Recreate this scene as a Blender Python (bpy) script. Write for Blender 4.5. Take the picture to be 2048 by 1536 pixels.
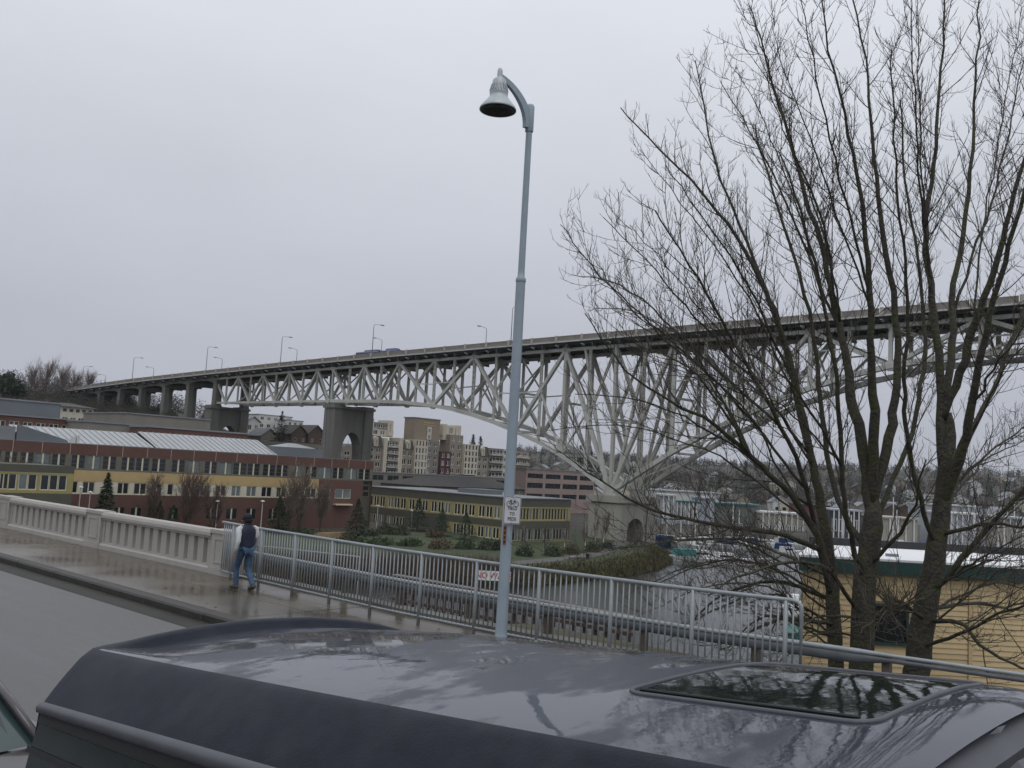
import bpy, math, random
from mathutils import Vector, Matrix
random.seed(11)
R = math.radians
scene = bpy.context.scene
for o in list(bpy.data.objects): bpy.data.objects.remove(o)

# ------------------------------------------------------------------ camera
F = 1850.0; ROLL = R(3.2); HZ = 175.0; CH = 3.1
PITCH = math.atan(HZ*math.cos(ROLL)/F)
cam_d = bpy.data.cameras.new('camera'); cam = bpy.data.objects.new('camera', cam_d)
scene.collection.objects.link(cam); scene.camera = cam
cam_d.sensor_width = 36.0; cam_d.lens = 36.0*F/2048.0
cam_d.clip_start = 0.05; cam_d.clip_end = 8000
_f = Vector((0, math.cos(PITCH), math.sin(PITCH)))
_r0 = Vector((1, 0, 0)); _u0 = _r0.cross(_f)
_r = _r0*math.cos(ROLL)+_u0*math.sin(ROLL); _u = -_r0*math.sin(ROLL)+_u0*math.cos(ROLL)
cam.matrix_world = Matrix(((_r.x,_u.x,-_f.x,0),(_r.y,_u.y,-_f.y,0),(_r.z,_u.z,-_f.z,CH),(0,0,0,1)))

# ------------------------------------------------------------------ sky and light
SUN_EL, SUN_AZ = R(66), R(160)
world = bpy.data.worlds.new('World'); scene.world = world; world.use_nodes = True
nt = world.node_tree; nt.nodes.clear()
def N(t, tree): return tree.nodes.new(t)
out = N('ShaderNodeOutputWorld', nt); bg = N('ShaderNodeBackground', nt); bg.inputs[1].default_value = 0.1
sky = N('ShaderNodeTexSky', nt); sky.sky_type = 'NISHITA'; sky.sun_disc = False
sky.sun_elevation = SUN_EL; sky.sun_rotation = SUN_AZ
tc = N('ShaderNodeTexCoord', nt); sep = N('ShaderNodeSeparateXYZ', nt); nt.links.new(tc.outputs['Generated'], sep.inputs[0])
ramp = N('ShaderNodeValToRGB', nt); nt.links.new(sep.outputs['Z'], ramp.inputs[0])
el = ramp.color_ramp.elements
el[0].position = 0.0; el[0].color = (0.43,0.45,0.52,1)
el[1].position = 1.0; el[1].color = (1.08,1.13,1.21,1)
e = el.new(0.12); e.color = (0.49,0.505,0.57,1)
e = el.new(0.28); e.color = (0.615,0.64,0.70,1)
e = el.new(0.42); e.color = (0.74,0.765,0.83,1)
nz = N('ShaderNodeTexNoise', nt); nz.inputs['Scale'].default_value = 2.2; nz.inputs['Detail'].default_value = 4; nz.inputs['Roughness'].default_value = 0.55
mp = N('ShaderNodeMapping', nt); mp.inputs['Scale'].default_value = (1,1,2.6); nt.links.new(tc.outputs['Generated'], mp.inputs[0]); nt.links.new(mp.outputs[0], nz.inputs['Vector'])
mr = N('ShaderNodeMapRange', nt); mr.inputs['From Min'].default_value = 0.3; mr.inputs['From Max'].default_value = 0.7
mr.inputs['To Min'].default_value = 9.5; mr.inputs['To Max'].default_value = 10.4; nt.links.new(nz.outputs[0], mr.inputs[0])
vm = N('ShaderNodeVectorMath', nt); vm.operation = 'SCALE'; nt.links.new(ramp.outputs[0], vm.inputs[0]); nt.links.new(mr.outputs[0], vm.inputs['Scale'])
mx = N('ShaderNodeMix', nt); mx.data_type = 'RGBA'; mx.inputs[0].default_value = 0.94
nt.links.new(sky.outputs[0], mx.inputs[6]); nt.links.new(vm.outputs[0], mx.inputs[7])
nt.links.new(mx.outputs[2], bg.inputs[0]); nt.links.new(bg.outputs[0], out.inputs[0])
sun_d = bpy.data.lights.new('sun', 'SUN'); sun_d.energy = 0.55; sun_d.angle = R(40); sun_d.color = (1,0.97,0.93)
sun = bpy.data.objects.new('sun', sun_d); scene.collection.objects.link(sun)
sun.rotation_euler = (math.pi/2-SUN_EL, 0, R(20))
sun.location = (0,0,80)
vs = scene.view_settings; vs.view_transform = 'Standard'; vs.look = 'None'; vs.exposure = 0.0; vs.gamma = 1; vs.use_curve_mapping = False
scene.render.resolution_x = 1024; scene.render.resolution_y = 768

# ------------------------------------------------------------------ frames: u runs along the street (left and away), v across it
DX, DY = -0.738355, 0.674412
ROT = math.atan2(-DX, DY)                   # local x = v, local y = u
def W(u, v, z=0.0): return Vector((u*DX+v*DY, u*DY-v*DX, z))
def ray(px, py):
    a0 = (px-1024)/F; b0 = (768-py)/F
    a = a0*math.cos(ROLL)-b0*math.sin(ROLL); b = a0*math.sin(ROLL)+b0*math.cos(ROLL)
    return Vector((a, math.cos(PITCH)-b*math.sin(PITCH), math.sin(PITCH)+b*math.cos(PITCH)))
def at(px, py, Y): r = ray(px, py); return Vector((0,0,CH))+r*(Y/r.y)
def gz(px, py, z): r = ray(px, py); return Vector((0,0,CH))+r*((z-CH)/r.z)
def uv(p): return (p.x*DX+p.y*DY, p.x*DY-p.y*DX)
def on_u(px, py, u0):                       # pixel onto the vertical plane u = u0 -> (v, z)
    r = ray(px, py); k = u0/(r.x*DX+r.y*DY); p = r*k
    return p.x*DY-p.y*DX, CH+p.z
def lerp(a, b, t): return a+(b-a)*t
def interp(tab, x):
    if x <= tab[0][0]: return tab[0][1]
    for (x0, y0), (x1, y1) in zip(tab, tab[1:]):
        if x <= x1: return y0+(y1-y0)*(x-x0)/(x1-x0)
    return tab[-1][1]

# ------------------------------------------------------------------ mesh helpers
COL = scene.collection
class MB:
    def __init__(s): s.v = []; s.f = []
    def add(s, vs, fs):
        b = len(s.v); s.v.extend([tuple(p) for p in vs]); s.f.extend([tuple(i+b for i in f) for f in fs]); return s
    def box(s, x0, x1, y0, y1, z0, z1):
        if x0 > x1: x0, x1 = x1, x0
        if y0 > y1: y0, y1 = y1, y0
        if z0 > z1: z0, z1 = z1, z0
        return s.add([(x0,y0,z0),(x1,y0,z0),(x1,y1,z0),(x0,y1,z0),(x0,y0,z1),(x1,y0,z1),(x1,y1,z1),(x0,y1,z1)],
              [(0,3,2,1),(4,5,6,7),(0,1,5,4),(1,2,6,5),(2,3,7,6),(3,0,4,7)])
    def beam(s, p, q, w, h, up=(0,0,1)):
        p = Vector(p); q = Vector(q); d = (q-p).normalized(); up = Vector(up)
        if abs(d.dot(up)) > 0.98: up = Vector((0,1,0)) if abs(d.y) < 0.9 else Vector((1,0,0))
        a = d.cross(up).normalized()*(w/2); b = a.cross(d).normalized()*(h/2)
        vs = [p-a-b, p+a-b, p+a+b, p-a+b, q-a-b, q+a-b, q+a+b, q-a+b]
        return s.add(vs, [(0,1,2,3),(7,6,5,4),(0,4,5,1),(1,5,6,2),(2,6,7,3),(3,7,4,0)])
    def tube(s, pts, rad, n=8, caps=True):
        pts = [Vector(p) for p in pts]; m = len(pts)
        if not isinstance(rad, (list, tuple)): rad = [rad]*m
        ring = []; ref = None
        for i, p in enumerate(pts):
            t = (pts[min(i+1,m-1)]-pts[max(i-1,0)])
            t = t.normalized() if t.length > 1e-9 else Vector((0,0,1))
            if ref is None: ref = Vector((0,0,1)) if abs(t.z) < 0.9 else Vector((1,0,0))
            a = t.cross(ref)
            if a.length < 1e-4: a = t.cross(Vector((0.3,1,0.2)))
            a.normalize(); b = t.cross(a); ref = -b if False else ref
            ring.append([p+(a*math.cos(k*2*math.pi/n)+b*math.sin(k*2*math.pi/n))*rad[i] for k in range(n)])
        b0 = len(s.v)
        for rg in ring: s.v.extend([tuple(x) for x in rg])
        for i in range(m-1):
            for k in range(n):
                k2 = (k+1) % n
                s.f.append((b0+i*n+k, b0+i*n+k2, b0+(i+1)*n+k2, b0+(i+1)*n+k))
        if caps: s.f.append(tuple(b0+k for k in reversed(range(n)))); s.f.append(tuple(b0+(m-1)*n+k for k in range(n)))
        return s
    def lathe(s, prof, n=20, c=(0,0,0)):
        b0 = len(s.v)
        for r, z in prof:
            for k in range(n):
                a = k*2*math.pi/n; s.v.append((c[0]+r*math.cos(a), c[1]+r*math.sin(a), c[2]+z))
        for i in range(len(prof)-1):
            for k in range(n):
                k2 = (k+1) % n; s.f.append((b0+i*n+k, b0+i*n+k2, b0+(i+1)*n+k2, b0+(i+1)*n+k))
        return s
    def prism_y(s, poly, y0, y1):           # poly in (x, z), convex or simple
        m = len(poly); b = len(s.v)
        s.v.extend([(x,y0,z) for x, z in poly]); s.v.extend([(x,y1,z) for x, z in poly])
        s.f.append(tuple(b+i for i in range(m))); s.f.append(tuple(b+m+i for i in reversed(range(m))))
        for i in range(m):
            j = (i+1) % m; s.f.append((b+i, b+m+i, b+m+j, b+j))
        return s
    def prism_x(s, poly, x0, x1):           # poly in (y, z)
        m = len(poly); b = len(s.v)
        s.v.extend([(x0,y,z) for y, z in poly]); s.v.extend([(x1,y,z) for y, z in poly])
        s.f.append(tuple(b+i for i in reversed(range(m)))); s.f.append(tuple(b+m+i for i in range(m)))
        for i in range(m):
            j = (i+1) % m; s.f.append((b+i, b+j, b+m+j, b+m+i))
        return s
    def archwall(s, x0, x1, z0, ztop, y0, y1, xc, a, zspring, rise, nseg=14):   # wall in x-z with an arched opening from z0 up
        xs = [x0, xc-a]+[xc-a+2*a*i/nseg for i in range(1, nseg)]+[xc+a, x1]
        def low(x):
            t = (x-xc)/a
            return zspring+rise*math.sqrt(max(0, 1-t*t)) if abs(t) < 1-1e-6 else zspring
        for i in range(len(xs)-1):
            xa, xb = xs[i], xs[i+1]
            if i == 0 or i == len(xs)-2: la = lb = z0
            else: la, lb = low(xa), low(xb)
            ta, tb = ztop(xa) if callable(ztop) else ztop, ztop(xb) if callable(ztop) else ztop
            s.add([(xa,y0,la),(xb,y0,lb),(xb,y0,tb),(xa,y0,ta),(xa,y1,la),(xb,y1,lb),(xb,y1,tb),(xa,y1,ta)],
                  [(0,1,2,3),(7,6,5,4),(0,4,5,1),(3,2,6,7)])
        s.add([(x0,y0,z0),(x0,y1,z0),(x0,y1,ztop),(x0,y0,ztop)], [(3,2,1,0)]); s.add([(x1,y0,z0),(x1,y1,z0),(x1,y1,ztop),(x1,y0,ztop)], [(0,1,2,3)])
        for xx, fl in ((xc-a, 0), (xc+a, 1)): s.add([(xx,y0,z0),(xx,y1,z0),(xx,y1,zspring),(xx,y0,zspring)], [(0,1,2,3) if not fl else (3,2,1,0)])
        return s
    def holes(s, x0, x1, z0, z1, hs, y=0.0, d=0.25):        # wall sheet facing -y with recessed openings (reveals d deep)
        xs = sorted(set([x0,x1]+[c for h in hs for c in (h[0],h[1]) if x0 < c < x1]))
        zs = sorted(set([z0,z1]+[c for h in hs for c in (h[2],h[3]) if z0 < c < z1]))
        for i in range(len(xs)-1):
            for j in range(len(zs)-1):
                cx = (xs[i]+xs[i+1])/2; cz = (zs[j]+zs[j+1])/2
                if any(h[0] < cx < h[1] and h[2] < cz < h[3] for h in hs): continue
                s.add([(xs[i],y,zs[j]),(xs[i+1],y,zs[j]),(xs[i+1],y,zs[j+1]),(xs[i],y,zs[j+1])], [(0,1,2,3)])
        for a, b, c, e in hs:
            s.add([(a,y,c),(b,y,c),(b,y,e),(a,y,e),(a,y+d,c),(b,y+d,c),(b,y+d,e),(a,y+d,e)], [(0,4,5,1),(1,5,6,2),(2,6,7,3),(3,7,4,0)])
        return s
    def build(s, name, mat, parent=None, smooth=False, loc=None, rz=None):
        me = bpy.data.meshes.new(name); me.from_pydata(s.v, [], s.f)
        if smooth: me.polygons.foreach_set('use_smooth', [True]*len(me.polygons))
        me.materials.append(mat)
        return put(name, me, parent, loc, rz)
def put(name, me, parent=None, loc=None, rz=None):
    o = bpy.data.objects.new(name, me); COL.objects.link(o)
    if parent: o.parent = parent
    if loc is not None: o.location = loc
    if rz is not None: o.rotation_euler = (0,0,rz)
    return o
def tag(o, label=None, cat=None, group=None, kind=None):
    if label: o['label'] = label
    if cat: o['category'] = cat
    if group: o['group'] = group
    if kind: o['kind'] = kind
    return o
def thing(name, label, cat, loc=(0,0,0), rz=0.0, group=None):
    o = bpy.data.objects.new(name, None); o.empty_display_size = 0.2; COL.objects.link(o)
    o.location = loc; o.rotation_euler = (0,0,rz); return tag(o, label, cat, group)
def copy_tree(o, parent=None):
    c = o.copy(); COL.objects.link(c); c.parent = parent
    for ch in list(o.children): copy_tree(ch, c)
    return c
ORD = ['first','second','third','fourth','fifth','sixth','seventh','eighth','ninth','tenth','eleventh','twelfth','thirteenth','fourteenth','fifteenth',
       'sixteenth','seventeenth','eighteenth','nineteenth','twentieth','twenty-first','twenty-second','twenty-third','twenty-fourth','twenty-fifth','twenty-sixth',
       'twenty-seventh','twenty-eighth','twenty-ninth','thirtieth']

# ------------------------------------------------------------------ materials
MATS = {}
def M(name, col, rough=0.7, var=0.18, scale=3.0, bump=0.0, metal=0.0, spec=0.5, coat=0.0, stain=0.0, stain_col=(0.03,0.03,0.025), bscale=None, streak=False, detail=5):
    if name in MATS: return MATS[name]
    m = bpy.data.materials.new(name); m.use_nodes = True; t = m.node_tree; p = t.nodes['Principled BSDF']
    co = N('ShaderNodeTexCoord', t); n1 = N('ShaderNodeTexNoise', t); n1.inputs['Scale'].default_value = scale; n1.inputs['Detail'].default_value = detail; n1.inputs['Roughness'].default_value = 0.6
    src = co.outputs['Object']
    if streak:
        mpn = N('ShaderNodeMapping', t); mpn.inputs['Scale'].default_value = (1,1,0.12); t.links.new(src, mpn.inputs[0]); src = mpn.outputs[0]
    t.links.new(src, n1.inputs['Vector'])
    rp = N('ShaderNodeValToRGB', t); t.links.new(n1.outputs[0], rp.inputs[0])
    a = tuple(max(0,c*(1-var)) for c in col); b = tuple(min(1,c*(1+var)) for c in col)
    rp.color_ramp.elements[0].position = 0.3; rp.color_ramp.elements[1].position = 0.7
    rp.color_ramp.elements[0].color = (*a,1); rp.color_ramp.elements[1].color = (*b,1)
    res = rp.outputs[0]
    if stain > 0:
        n2 = N('ShaderNodeTexNoise', t); n2.inputs['Scale'].default_value = scale*0.35; n2.inputs['Detail'].default_value = 6; t.links.new(src, n2.inputs['Vector'])
        r2 = N('ShaderNodeMapRange', t); r2.inputs['From Min'].default_value = 0.48; r2.inputs['From Max'].default_value = 0.72; r2.inputs['To Max'].default_value = stain; t.links.new(n2.outputs[0], r2.inputs[0])
        mxx = N('ShaderNodeMix', t); mxx.data_type = 'RGBA'; t.links.new(r2.outputs[0], mxx.inputs[0]); t.links.new(res, mxx.inputs[6]); mxx.inputs[7].default_value = (*stain_col,1); res = mxx.outputs[2]
    t.links.new(res, p.inputs['Base Color'])
    p.inputs['Roughness'].default_value = rough; p.inputs['Metallic'].default_value = metal
    p.inputs['Specular IOR Level'].default_value = spec; p.inputs['Coat Weight'].default_value = coat
    if bump:
        n3 = N('ShaderNodeTexNoise', t); n3.inputs['Scale'].default_value = bscale or scale*6; n3.inputs['Detail'].default_value = 4; t.links.new(co.outputs['Object'], n3.inputs['Vector'])
        bp = N('ShaderNodeBump', t); bp.inputs['Strength'].default_value = bump; bp.inputs['Distance'].default_value = 0.02; t.links.new(n3.outputs[0], bp.inputs['Height']); t.links.new(bp.outputs[0], p.inputs['Normal'])
    MATS[name] = m; return m
def rough_noise(m, scale, lo, hi, f0=0.35, f1=0.65):
    t = m.node_tree; p = t.nodes['Principled BSDF']; co = N('ShaderNodeTexCoord', t)
    n = N('ShaderNodeTexNoise', t); n.inputs['Scale'].default_value = scale; n.inputs['Detail'].default_value = 5; t.links.new(co.outputs['Object'], n.inputs['Vector'])
    r = N('ShaderNodeMapRange', t); r.inputs['From Min'].default_value = f0; r.inputs['From Max'].default_value = f1; r.inputs['To Min'].default_value = lo; r.inputs['To Max'].default_value = hi
    t.links.new(n.outputs[0], r.inputs[0]); t.links.new(r.outputs[0], p.inputs['Roughness']); return m
steel = M('grey_green_steel', (0.50,0.50,0.455), 0.55, 0.10, 0.3, stain=0.5, stain_col=(0.20,0.17,0.13), streak=True)
steel_far = steel
deckconc = M('deck_concrete', (0.34,0.315,0.28), 0.85, 0.15, 0.5, stain=0.5, stain_col=(0.16,0.145,0.125), streak=True)
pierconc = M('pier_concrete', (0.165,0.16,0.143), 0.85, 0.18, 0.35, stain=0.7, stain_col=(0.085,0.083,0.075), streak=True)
baluconc = M('painted_balustrade_concrete', (0.38,0.355,0.325), 0.75, 0.07, 2.0, bump=0.15, stain=0.3, stain_col=(0.33,0.31,0.28))
under = M('shaded_deck_underside', (0.055,0.057,0.056), 0.8, 0.2, 0.3)  # shade below the deck put into the beam and stringer colour
galv = M('galvanised_steel', (0.29,0.315,0.325), 0.45, 0.12, 6.0, metal=0.25, stain=0.25, stain_col=(0.2,0.21,0.22))
pole_paint = M('blue_grey_pole_paint', (0.30,0.36,0.41), 0.42, 0.07, 1.5, stain=0.25, stain_col=(0.19,0.23,0.26))
glass = M('dark_window_glass', (0.018,0.022,0.026), 0.08, 0.3, 0.4, spec=0.6)
glass_pale = M('blind_window_glass', (0.16,0.19,0.19), 0.2, 0.25, 0.5)
cream = M('cream_frame_paint', (0.62,0.58,0.44), 0.6, 0.06, 1.0)
white = M('white_paint', (0.72,0.72,0.70), 0.6, 0.05, 1.0)
blackm = M('black_rubber', (0.012,0.012,0.013), 0.6, 0.2, 4.0)
# ================================================================== SETTING
WZ = -12.5
def node_mat(name):
    m = bpy.data.materials.new(name); m.use_nodes = True; MATS[name] = m; return m, m.node_tree, m.node_tree.nodes['Principled BSDF']
# water
m, t, p = node_mat('canal_water')
p.inputs['Base Color'].default_value = (0.018,0.022,0.020,1); p.inputs['Roughness'].default_value = 0.10; p.inputs['IOR'].default_value = 1.33
co = N('ShaderNodeTexCoord', t); mpn = N('ShaderNodeMapping', t); mpn.inputs['Scale'].default_value = (1.0,0.45,1); mpn.inputs['Rotation'].default_value = (0,0,0.6); t.links.new(co.outputs['Object'], mpn.inputs[0])
n1 = N('ShaderNodeTexNoise', t); n1.inputs['Scale'].default_value = 3.2; n1.inputs['Detail'].default_value = 6; t.links.new(mpn.outputs[0], n1.inputs['Vector'])
bp = N('ShaderNodeBump', t); bp.inputs['Strength'].default_value = 0.8; bp.inputs['Distance'].default_value = 0.10; t.links.new(n1.outputs[0], bp.inputs['Height']); t.links.new(bp.outputs[0], p.inputs['Normal'])
tag(MB().box(-2600,2900,-700,3200,WZ-4,WZ).build('water', m), kind='structure')

# terrain beyond the canal
SHORE = [(-600,102),(60,100),(82,98),(95,89),(100,85),(125,87),(138,90),(152,96),(168,106),(200,131),(235,127),(275,112),(330,86),(420,12),(520,-120),(700,-420),(1200,-1500)]
def shore_u(v): return interp(SHORE, v)
def hn(x, y): return math.sin(x*0.013+1.3)*math.cos(y*0.011+0.4)+0.5*math.sin(x*0.031+y*0.027)
def ground_z(u, v):
    d = u-shore_u(v)
    if v > 300: d *= 0.75
    if d < 0: return WZ+max(-3, d*0.35)
    z = WZ+min(d, 4.0)*0.36
    z += max(0, min(1, (d-6)/50.0))*1.6
    k = max(0, min(1, (u-205-75*max(0, min(1, (v-185)/25.0)))/120.0)); k = k*k*(3-2*k)
    lf = max(0, min(1, (330-v)/120.0))
    z += k*23*lf+min(15, max(0, u-325)*0.11)*lf
    r = math.hypot(u, v)
    far = max(0, min(1, (r-480)/700.0)); far = far*far*(3-2*far)
    z += far*(34+5*hn(u*0.7, v*0.7))*(1-0.55*lf)
    return z
def grid_ground(us, vs, zf, name, mat, kind='structure'):
    mb = MB(); nv = len(vs)
    for u in us:
        for v in vs: mb.v.append(tuple(W(u, v, zf(u, v))))
    for i in range(len(us)-1):
        for j in range(nv-1):
            mb.f.append((i*nv+j, i*nv+j+1, (i+1)*nv+j+1, (i+1)*nv+j))
    return tag(mb.build(name, mat, smooth=True), kind=kind)
grass_m = M('scrubby_ground', (0.050,0.046,0.033), 0.95, 0.45, 0.15, bump=0.6, bscale=6, stain=0.5, stain_col=(0.06,0.05,0.042))
lawn_m = M('lawn_grass', (0.040,0.055,0.020), 0.9, 0.35, 0.35, bump=0.6, bscale=8, stain=0.5, stain_col=(0.055,0.05,0.03))
us = [60+i*2.5 for i in range(40)]+[160+i*12 for i in range(30)]+[520+i*70 for i in range(25)]
us = [-1600+i*80 for i in range(20)]+[0+i*6 for i in range(10)]+us
vs_ = [-500,-300,-150,-60,-20,0]+[10+i*4 for i in range(60)]+[250+i*10 for i in range(25)]+[500+i*60 for i in range(30)]
grid_ground(us, vs_, ground_z, 'terrain', grass_m)
mbl = MB(); lv = [50+i*4 for i in range(33)]
for v in lv:
    for q in (5.5,9,14,20,30,45): mbl.v.append(tuple(W(shore_u(v)+q, v, ground_z(shore_u(v)+q, v)+0.06)))
for i in range(len(lv)-1):
    for j in range(5): mbl.f.append((i*6+j, (i+1)*6+j, (i+1)*6+j+1, i*6+j+1))
tag(mbl.build('lawn', lawn_m, smooth=True), kind='structure')

# near bank below the street (carries the maples)
def bank_z(u, v):
    s = max(0, min(1, (v-13.6)/17.0)); z = -0.30-1.2*s-11.6*max(0,(s-0.25)/0.75)**1.15
    e = max(0, min(1, (u-15.0)/8.0)); return lerp(z, WZ-1.2, e*e*(3-2*e)) if v > 13.9 else lerp(-0.30, WZ-1.2, max(0, min(1, (u-19.5)/3.0)))
bank_m = M('bank_grass', (0.065,0.06,0.028), 0.95, 0.4, 2.5, bump=0.8, bscale=18, stain=0.6, stain_col=(0.05,0.04,0.028))
grid_ground([-60+i*4 for i in range(15)]+[0+i*0.8 for i in range(32)], [13.35,13.6,13.9,14.2]+[14.6+i*0.8 for i in range(26)], bank_z, 'bank', bank_m)

# street
m, t, p = node_mat('wet_asphalt')
co = N('ShaderNodeTexCoord', t); mpn = N('ShaderNodeMapping', t); mpn.inputs['Scale'].default_value = (1.0,0.10,1); t.links.new(co.outputs['Object'], mpn.inputs[0])
n1 = N('ShaderNodeTexNoise', t); n1.inputs['Scale'].default_value = 1.6; n1.inputs['Detail'].default_value = 7; n1.inputs['Roughness'].default_value = 0.6; t.links.new(mpn.outputs[0], n1.inputs['Vector'])
rp = N('ShaderNodeValToRGB', t); rp.color_ramp.elements[0].position = 0.3; rp.color_ramp.elements[1].position = 0.72; rp.color_ramp.elements[0].color = (0.050,0.050,0.047,1); rp.color_ramp.elements[1].color = (0.092,0.092,0.086,1)
t.links.new(n1.outputs[0], rp.inputs[0])
ng = N('ShaderNodeTexNoise', t); ng.inputs['Scale'].default_value = 45; ng.inputs['Detail'].default_value = 4; t.links.new(co.outputs['Object'], ng.inputs['Vector'])
mg = N('ShaderNodeMapRange', t); mg.inputs['From Min'].default_value = 0.3; mg.inputs['From Max'].default_value = 0.7; mg.inputs['To Min'].default_value = 0.72; mg.inputs['To Max'].default_value = 1.3; t.links.new(ng.outputs[0], mg.inputs[0])
vmu = N('ShaderNodeVectorMath', t); vmu.operation = 'SCALE'; t.links.new(rp.outputs[0], vmu.inputs[0]); t.links.new(mg.outputs[0], vmu.inputs['Scale']); t.links.new(vmu.outputs[0], p.inputs['Base Color'])
rr = N('ShaderNodeMapRange', t); rr.inputs['From Min'].default_value = 0.3; rr.inputs['From Max'].default_value = 0.7; rr.inputs['To Min'].default_value = 0.30; rr.inputs['To Max'].default_value = 0.52; t.links.new(n1.outputs[0], rr.inputs[0]); t.links.new(rr.outputs[0], p.inputs['Roughness'])
bp = N('ShaderNodeBump', t); bp.inputs['Strength'].default_value = 0.35; bp.inputs['Distance'].default_value = 0.01; t.links.new(ng.outputs[0], bp.inputs['Height']); t.links.new(bp.outputs[0], p.inputs['Normal'])
asphalt = m
KV = 9.78      # street side of the kerb
road = tag(MB().box(-14, KV-0.02, -70, 110, -1.4, -0.15).build('road', asphalt, loc=(0,0,0), rz=ROT), kind='structure')
# wet concrete footway: slabs with joints
m, t, p = node_mat('wet_footway_concrete')
co = N('ShaderNodeTexCoord', t); ge = N('ShaderNodeNewGeometry', t)
n1 = N('ShaderNodeTexNoise', t); n1.inputs['Scale'].default_value = 0.38; n1.inputs['Detail'].default_value = 4; n1.inputs['Roughness'].default_value = 0.45; t.links.new(ge.outputs['Position'], n1.inputs['Vector'])
rp = N('ShaderNodeValToRGB', t); rp.color_ramp.elements[0].position = 0.30; rp.color_ramp.elements[1].position = 0.68; rp.color_ramp.elements[0].color = (0.070,0.056,0.038,1); rp.color_ramp.elements[1].color = (0.135,0.120,0.094,1)
t.links.new(n1.outputs[0], rp.inputs[0])
ng = N('ShaderNodeTexNoise', t); ng.inputs['Scale'].default_value = 30; ng.inputs['Detail'].default_value = 4; t.links.new(ge.outputs['Position'], ng.inputs['Vector'])
mg = N('ShaderNodeMapRange', t); mg.inputs['From Min'].default_value = 0.3; mg.inputs['From Max'].default_value = 0.7; mg.inputs['To Min'].default_value = 0.85; mg.inputs['To Max'].default_value = 1.15; t.links.new(ng.outputs[0], mg.inputs[0])
vmu = N('ShaderNodeVectorMath', t); vmu.operation = 'SCALE'; t.links.new(rp.outputs[0], vmu.inputs[0]); t.links.new(mg.outputs[0], vmu.inputs['Scale']); t.links.new(vmu.outputs[0], p.inputs['Base Color'])
rr = N('ShaderNodeMapRange', t); rr.inputs['From Min'].default_value = 0.30; rr.inputs['From Max'].default_value = 0.68; rr.inputs['To Min'].default_value = 0.12; rr.inputs['To Max'].default_value = 0.34; t.links.new(n1.outputs[0], rr.inputs[0]); t.links.new(rr.outputs[0], p.inputs['Roughness'])
bp = N('ShaderNodeBump', t); bp.inputs['Strength'].default_value = 0.08; bp.inputs['Distance'].default_value = 0.006; t.links.new(ng.outputs[0], bp.inputs['Height']); t.links.new(bp.outputs[0], p.inputs['Normal'])
foot_m = m
side = tag(MB().box(KV+0.32, 13.55, -70, 110, -1.5, -0.02).build('pavement', M('footway_bed', (0.05,0.045,0.035), 0.8), rz=ROT), kind='structure')
sl = MB().box(0, 1.53, 0, 2.985, -0.06, 0.0); slme = None
for i in range(20):
    for j in range(2):
        u0 = -8+i*3.0
        if slme is None:
            o = sl.build('slab', foot_m, side); slme = o.data
        else: o = put('slab', slme, side)
        o.location = (KV+0.335+j*1.545, u0, 0.0+random.uniform(-0.002,0.003))
for u0, u1 in ((52.0,110),(-70,-8.015)): MB().box(KV+0.335, KV+0.335+3.075, u0, u1, -0.06, 0).build('slab', foot_m, side)
kerb_m = M('dark_wet_kerb_stone', (0.036,0.032,0.026), 0.6, 0.3, 2.5, bump=0.3, stain=0.6, stain_col=(0.03,0.03,0.022))
kb = tag(MB().box(KV+0.03, KV+0.30, -70, 110, -0.5, -0.04).build('kerb', kerb_m, rz=ROT), kind='structure')
kme = MB().prism_y([(0,-0.25),(0.32,-0.25),(0.32,0.004),(0.035,0.004),(0.0,-0.035)], 0, 2.39).build('kerb_stone', kerb_m, kb).data
bpy.data.objects.remove(bpy.data.objects['kerb_stone'])
for i in range(32):
    o = put('kerb_stone', kme, kb); o.location = (KV+random.uniform(-0.004,0.004), -12+i*2.4, random.uniform(-0.004,0.004))
tag(MB().box(KV-0.62, KV-0.012, -40, 90, -0.149, -0.1455).build('gutter', M('wet_gutter_dirt', (0.020,0.019,0.012), 0.55, 0.35, 1.2, spec=0.2), rz=ROT), kind='structure')

# ================================================================== CONCRETE BALUSTRADE
bal = thing('concrete_balustrade', 'pale painted concrete balustrade with slotted openings along the wet pavement', 'balustrade', W(0,0,0), ROT)
BV = 13.12; BW = 0.30
def bal_part(name, mb, loc): return mb.build(name, baluconc, bal, loc=loc)
balme = {}
def bpart(name, fn, loc):
    if name not in balme: balme[name] = fn().build(name, baluconc, bal, loc=loc); return balme[name]
    return put(name, balme[name].data, bal, loc)
SEC = 7.6; U0 = 21.35
def mk_post():
    mb = MB().box(-0.05,0.35,-0.5,0.5,0,1.06).box(-0.075,0.375,-0.53,0.53,0,0.18).box(-0.085,0.385,-0.54,0.54,1.06,1.155)
    return mb
def mk_panel(): return MB().box(-0.07,-0.05,-0.32,0.32,0.30,0.34).box(-0.07,-0.05,-0.32,0.32,0.90,0.94).box(-0.07,-0.05,-0.32,-0.28,0.34,0.90).box(-0.07,-0.05,0.28,0.32,0.34,0.90)
NB = 13
bl = (SEC-1.0)
def mk_rail(): return MB().prism_y([(-0.07,0.965),(0.37,0.965),(0.37,1.05),(0.33,1.13),(-0.03,1.13),(-0.07,1.05)], 0, bl-0.08).box(-0.02,0.32,0,bl-0.08,0.90,0.965)
def mk_base(): return MB().prism_y([(-0.06,0),(0.36,0),(0.36,0.13),(0.30,0.17),(0.0,0.17),(-0.06,0.13)], 0, bl-0.06).box(0.02,0.28,0,bl-0.06,0.17,0.22)
def mk_bal(): return MB().box(0.03,0.27,0,0.30,0.22,0.90)
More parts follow.
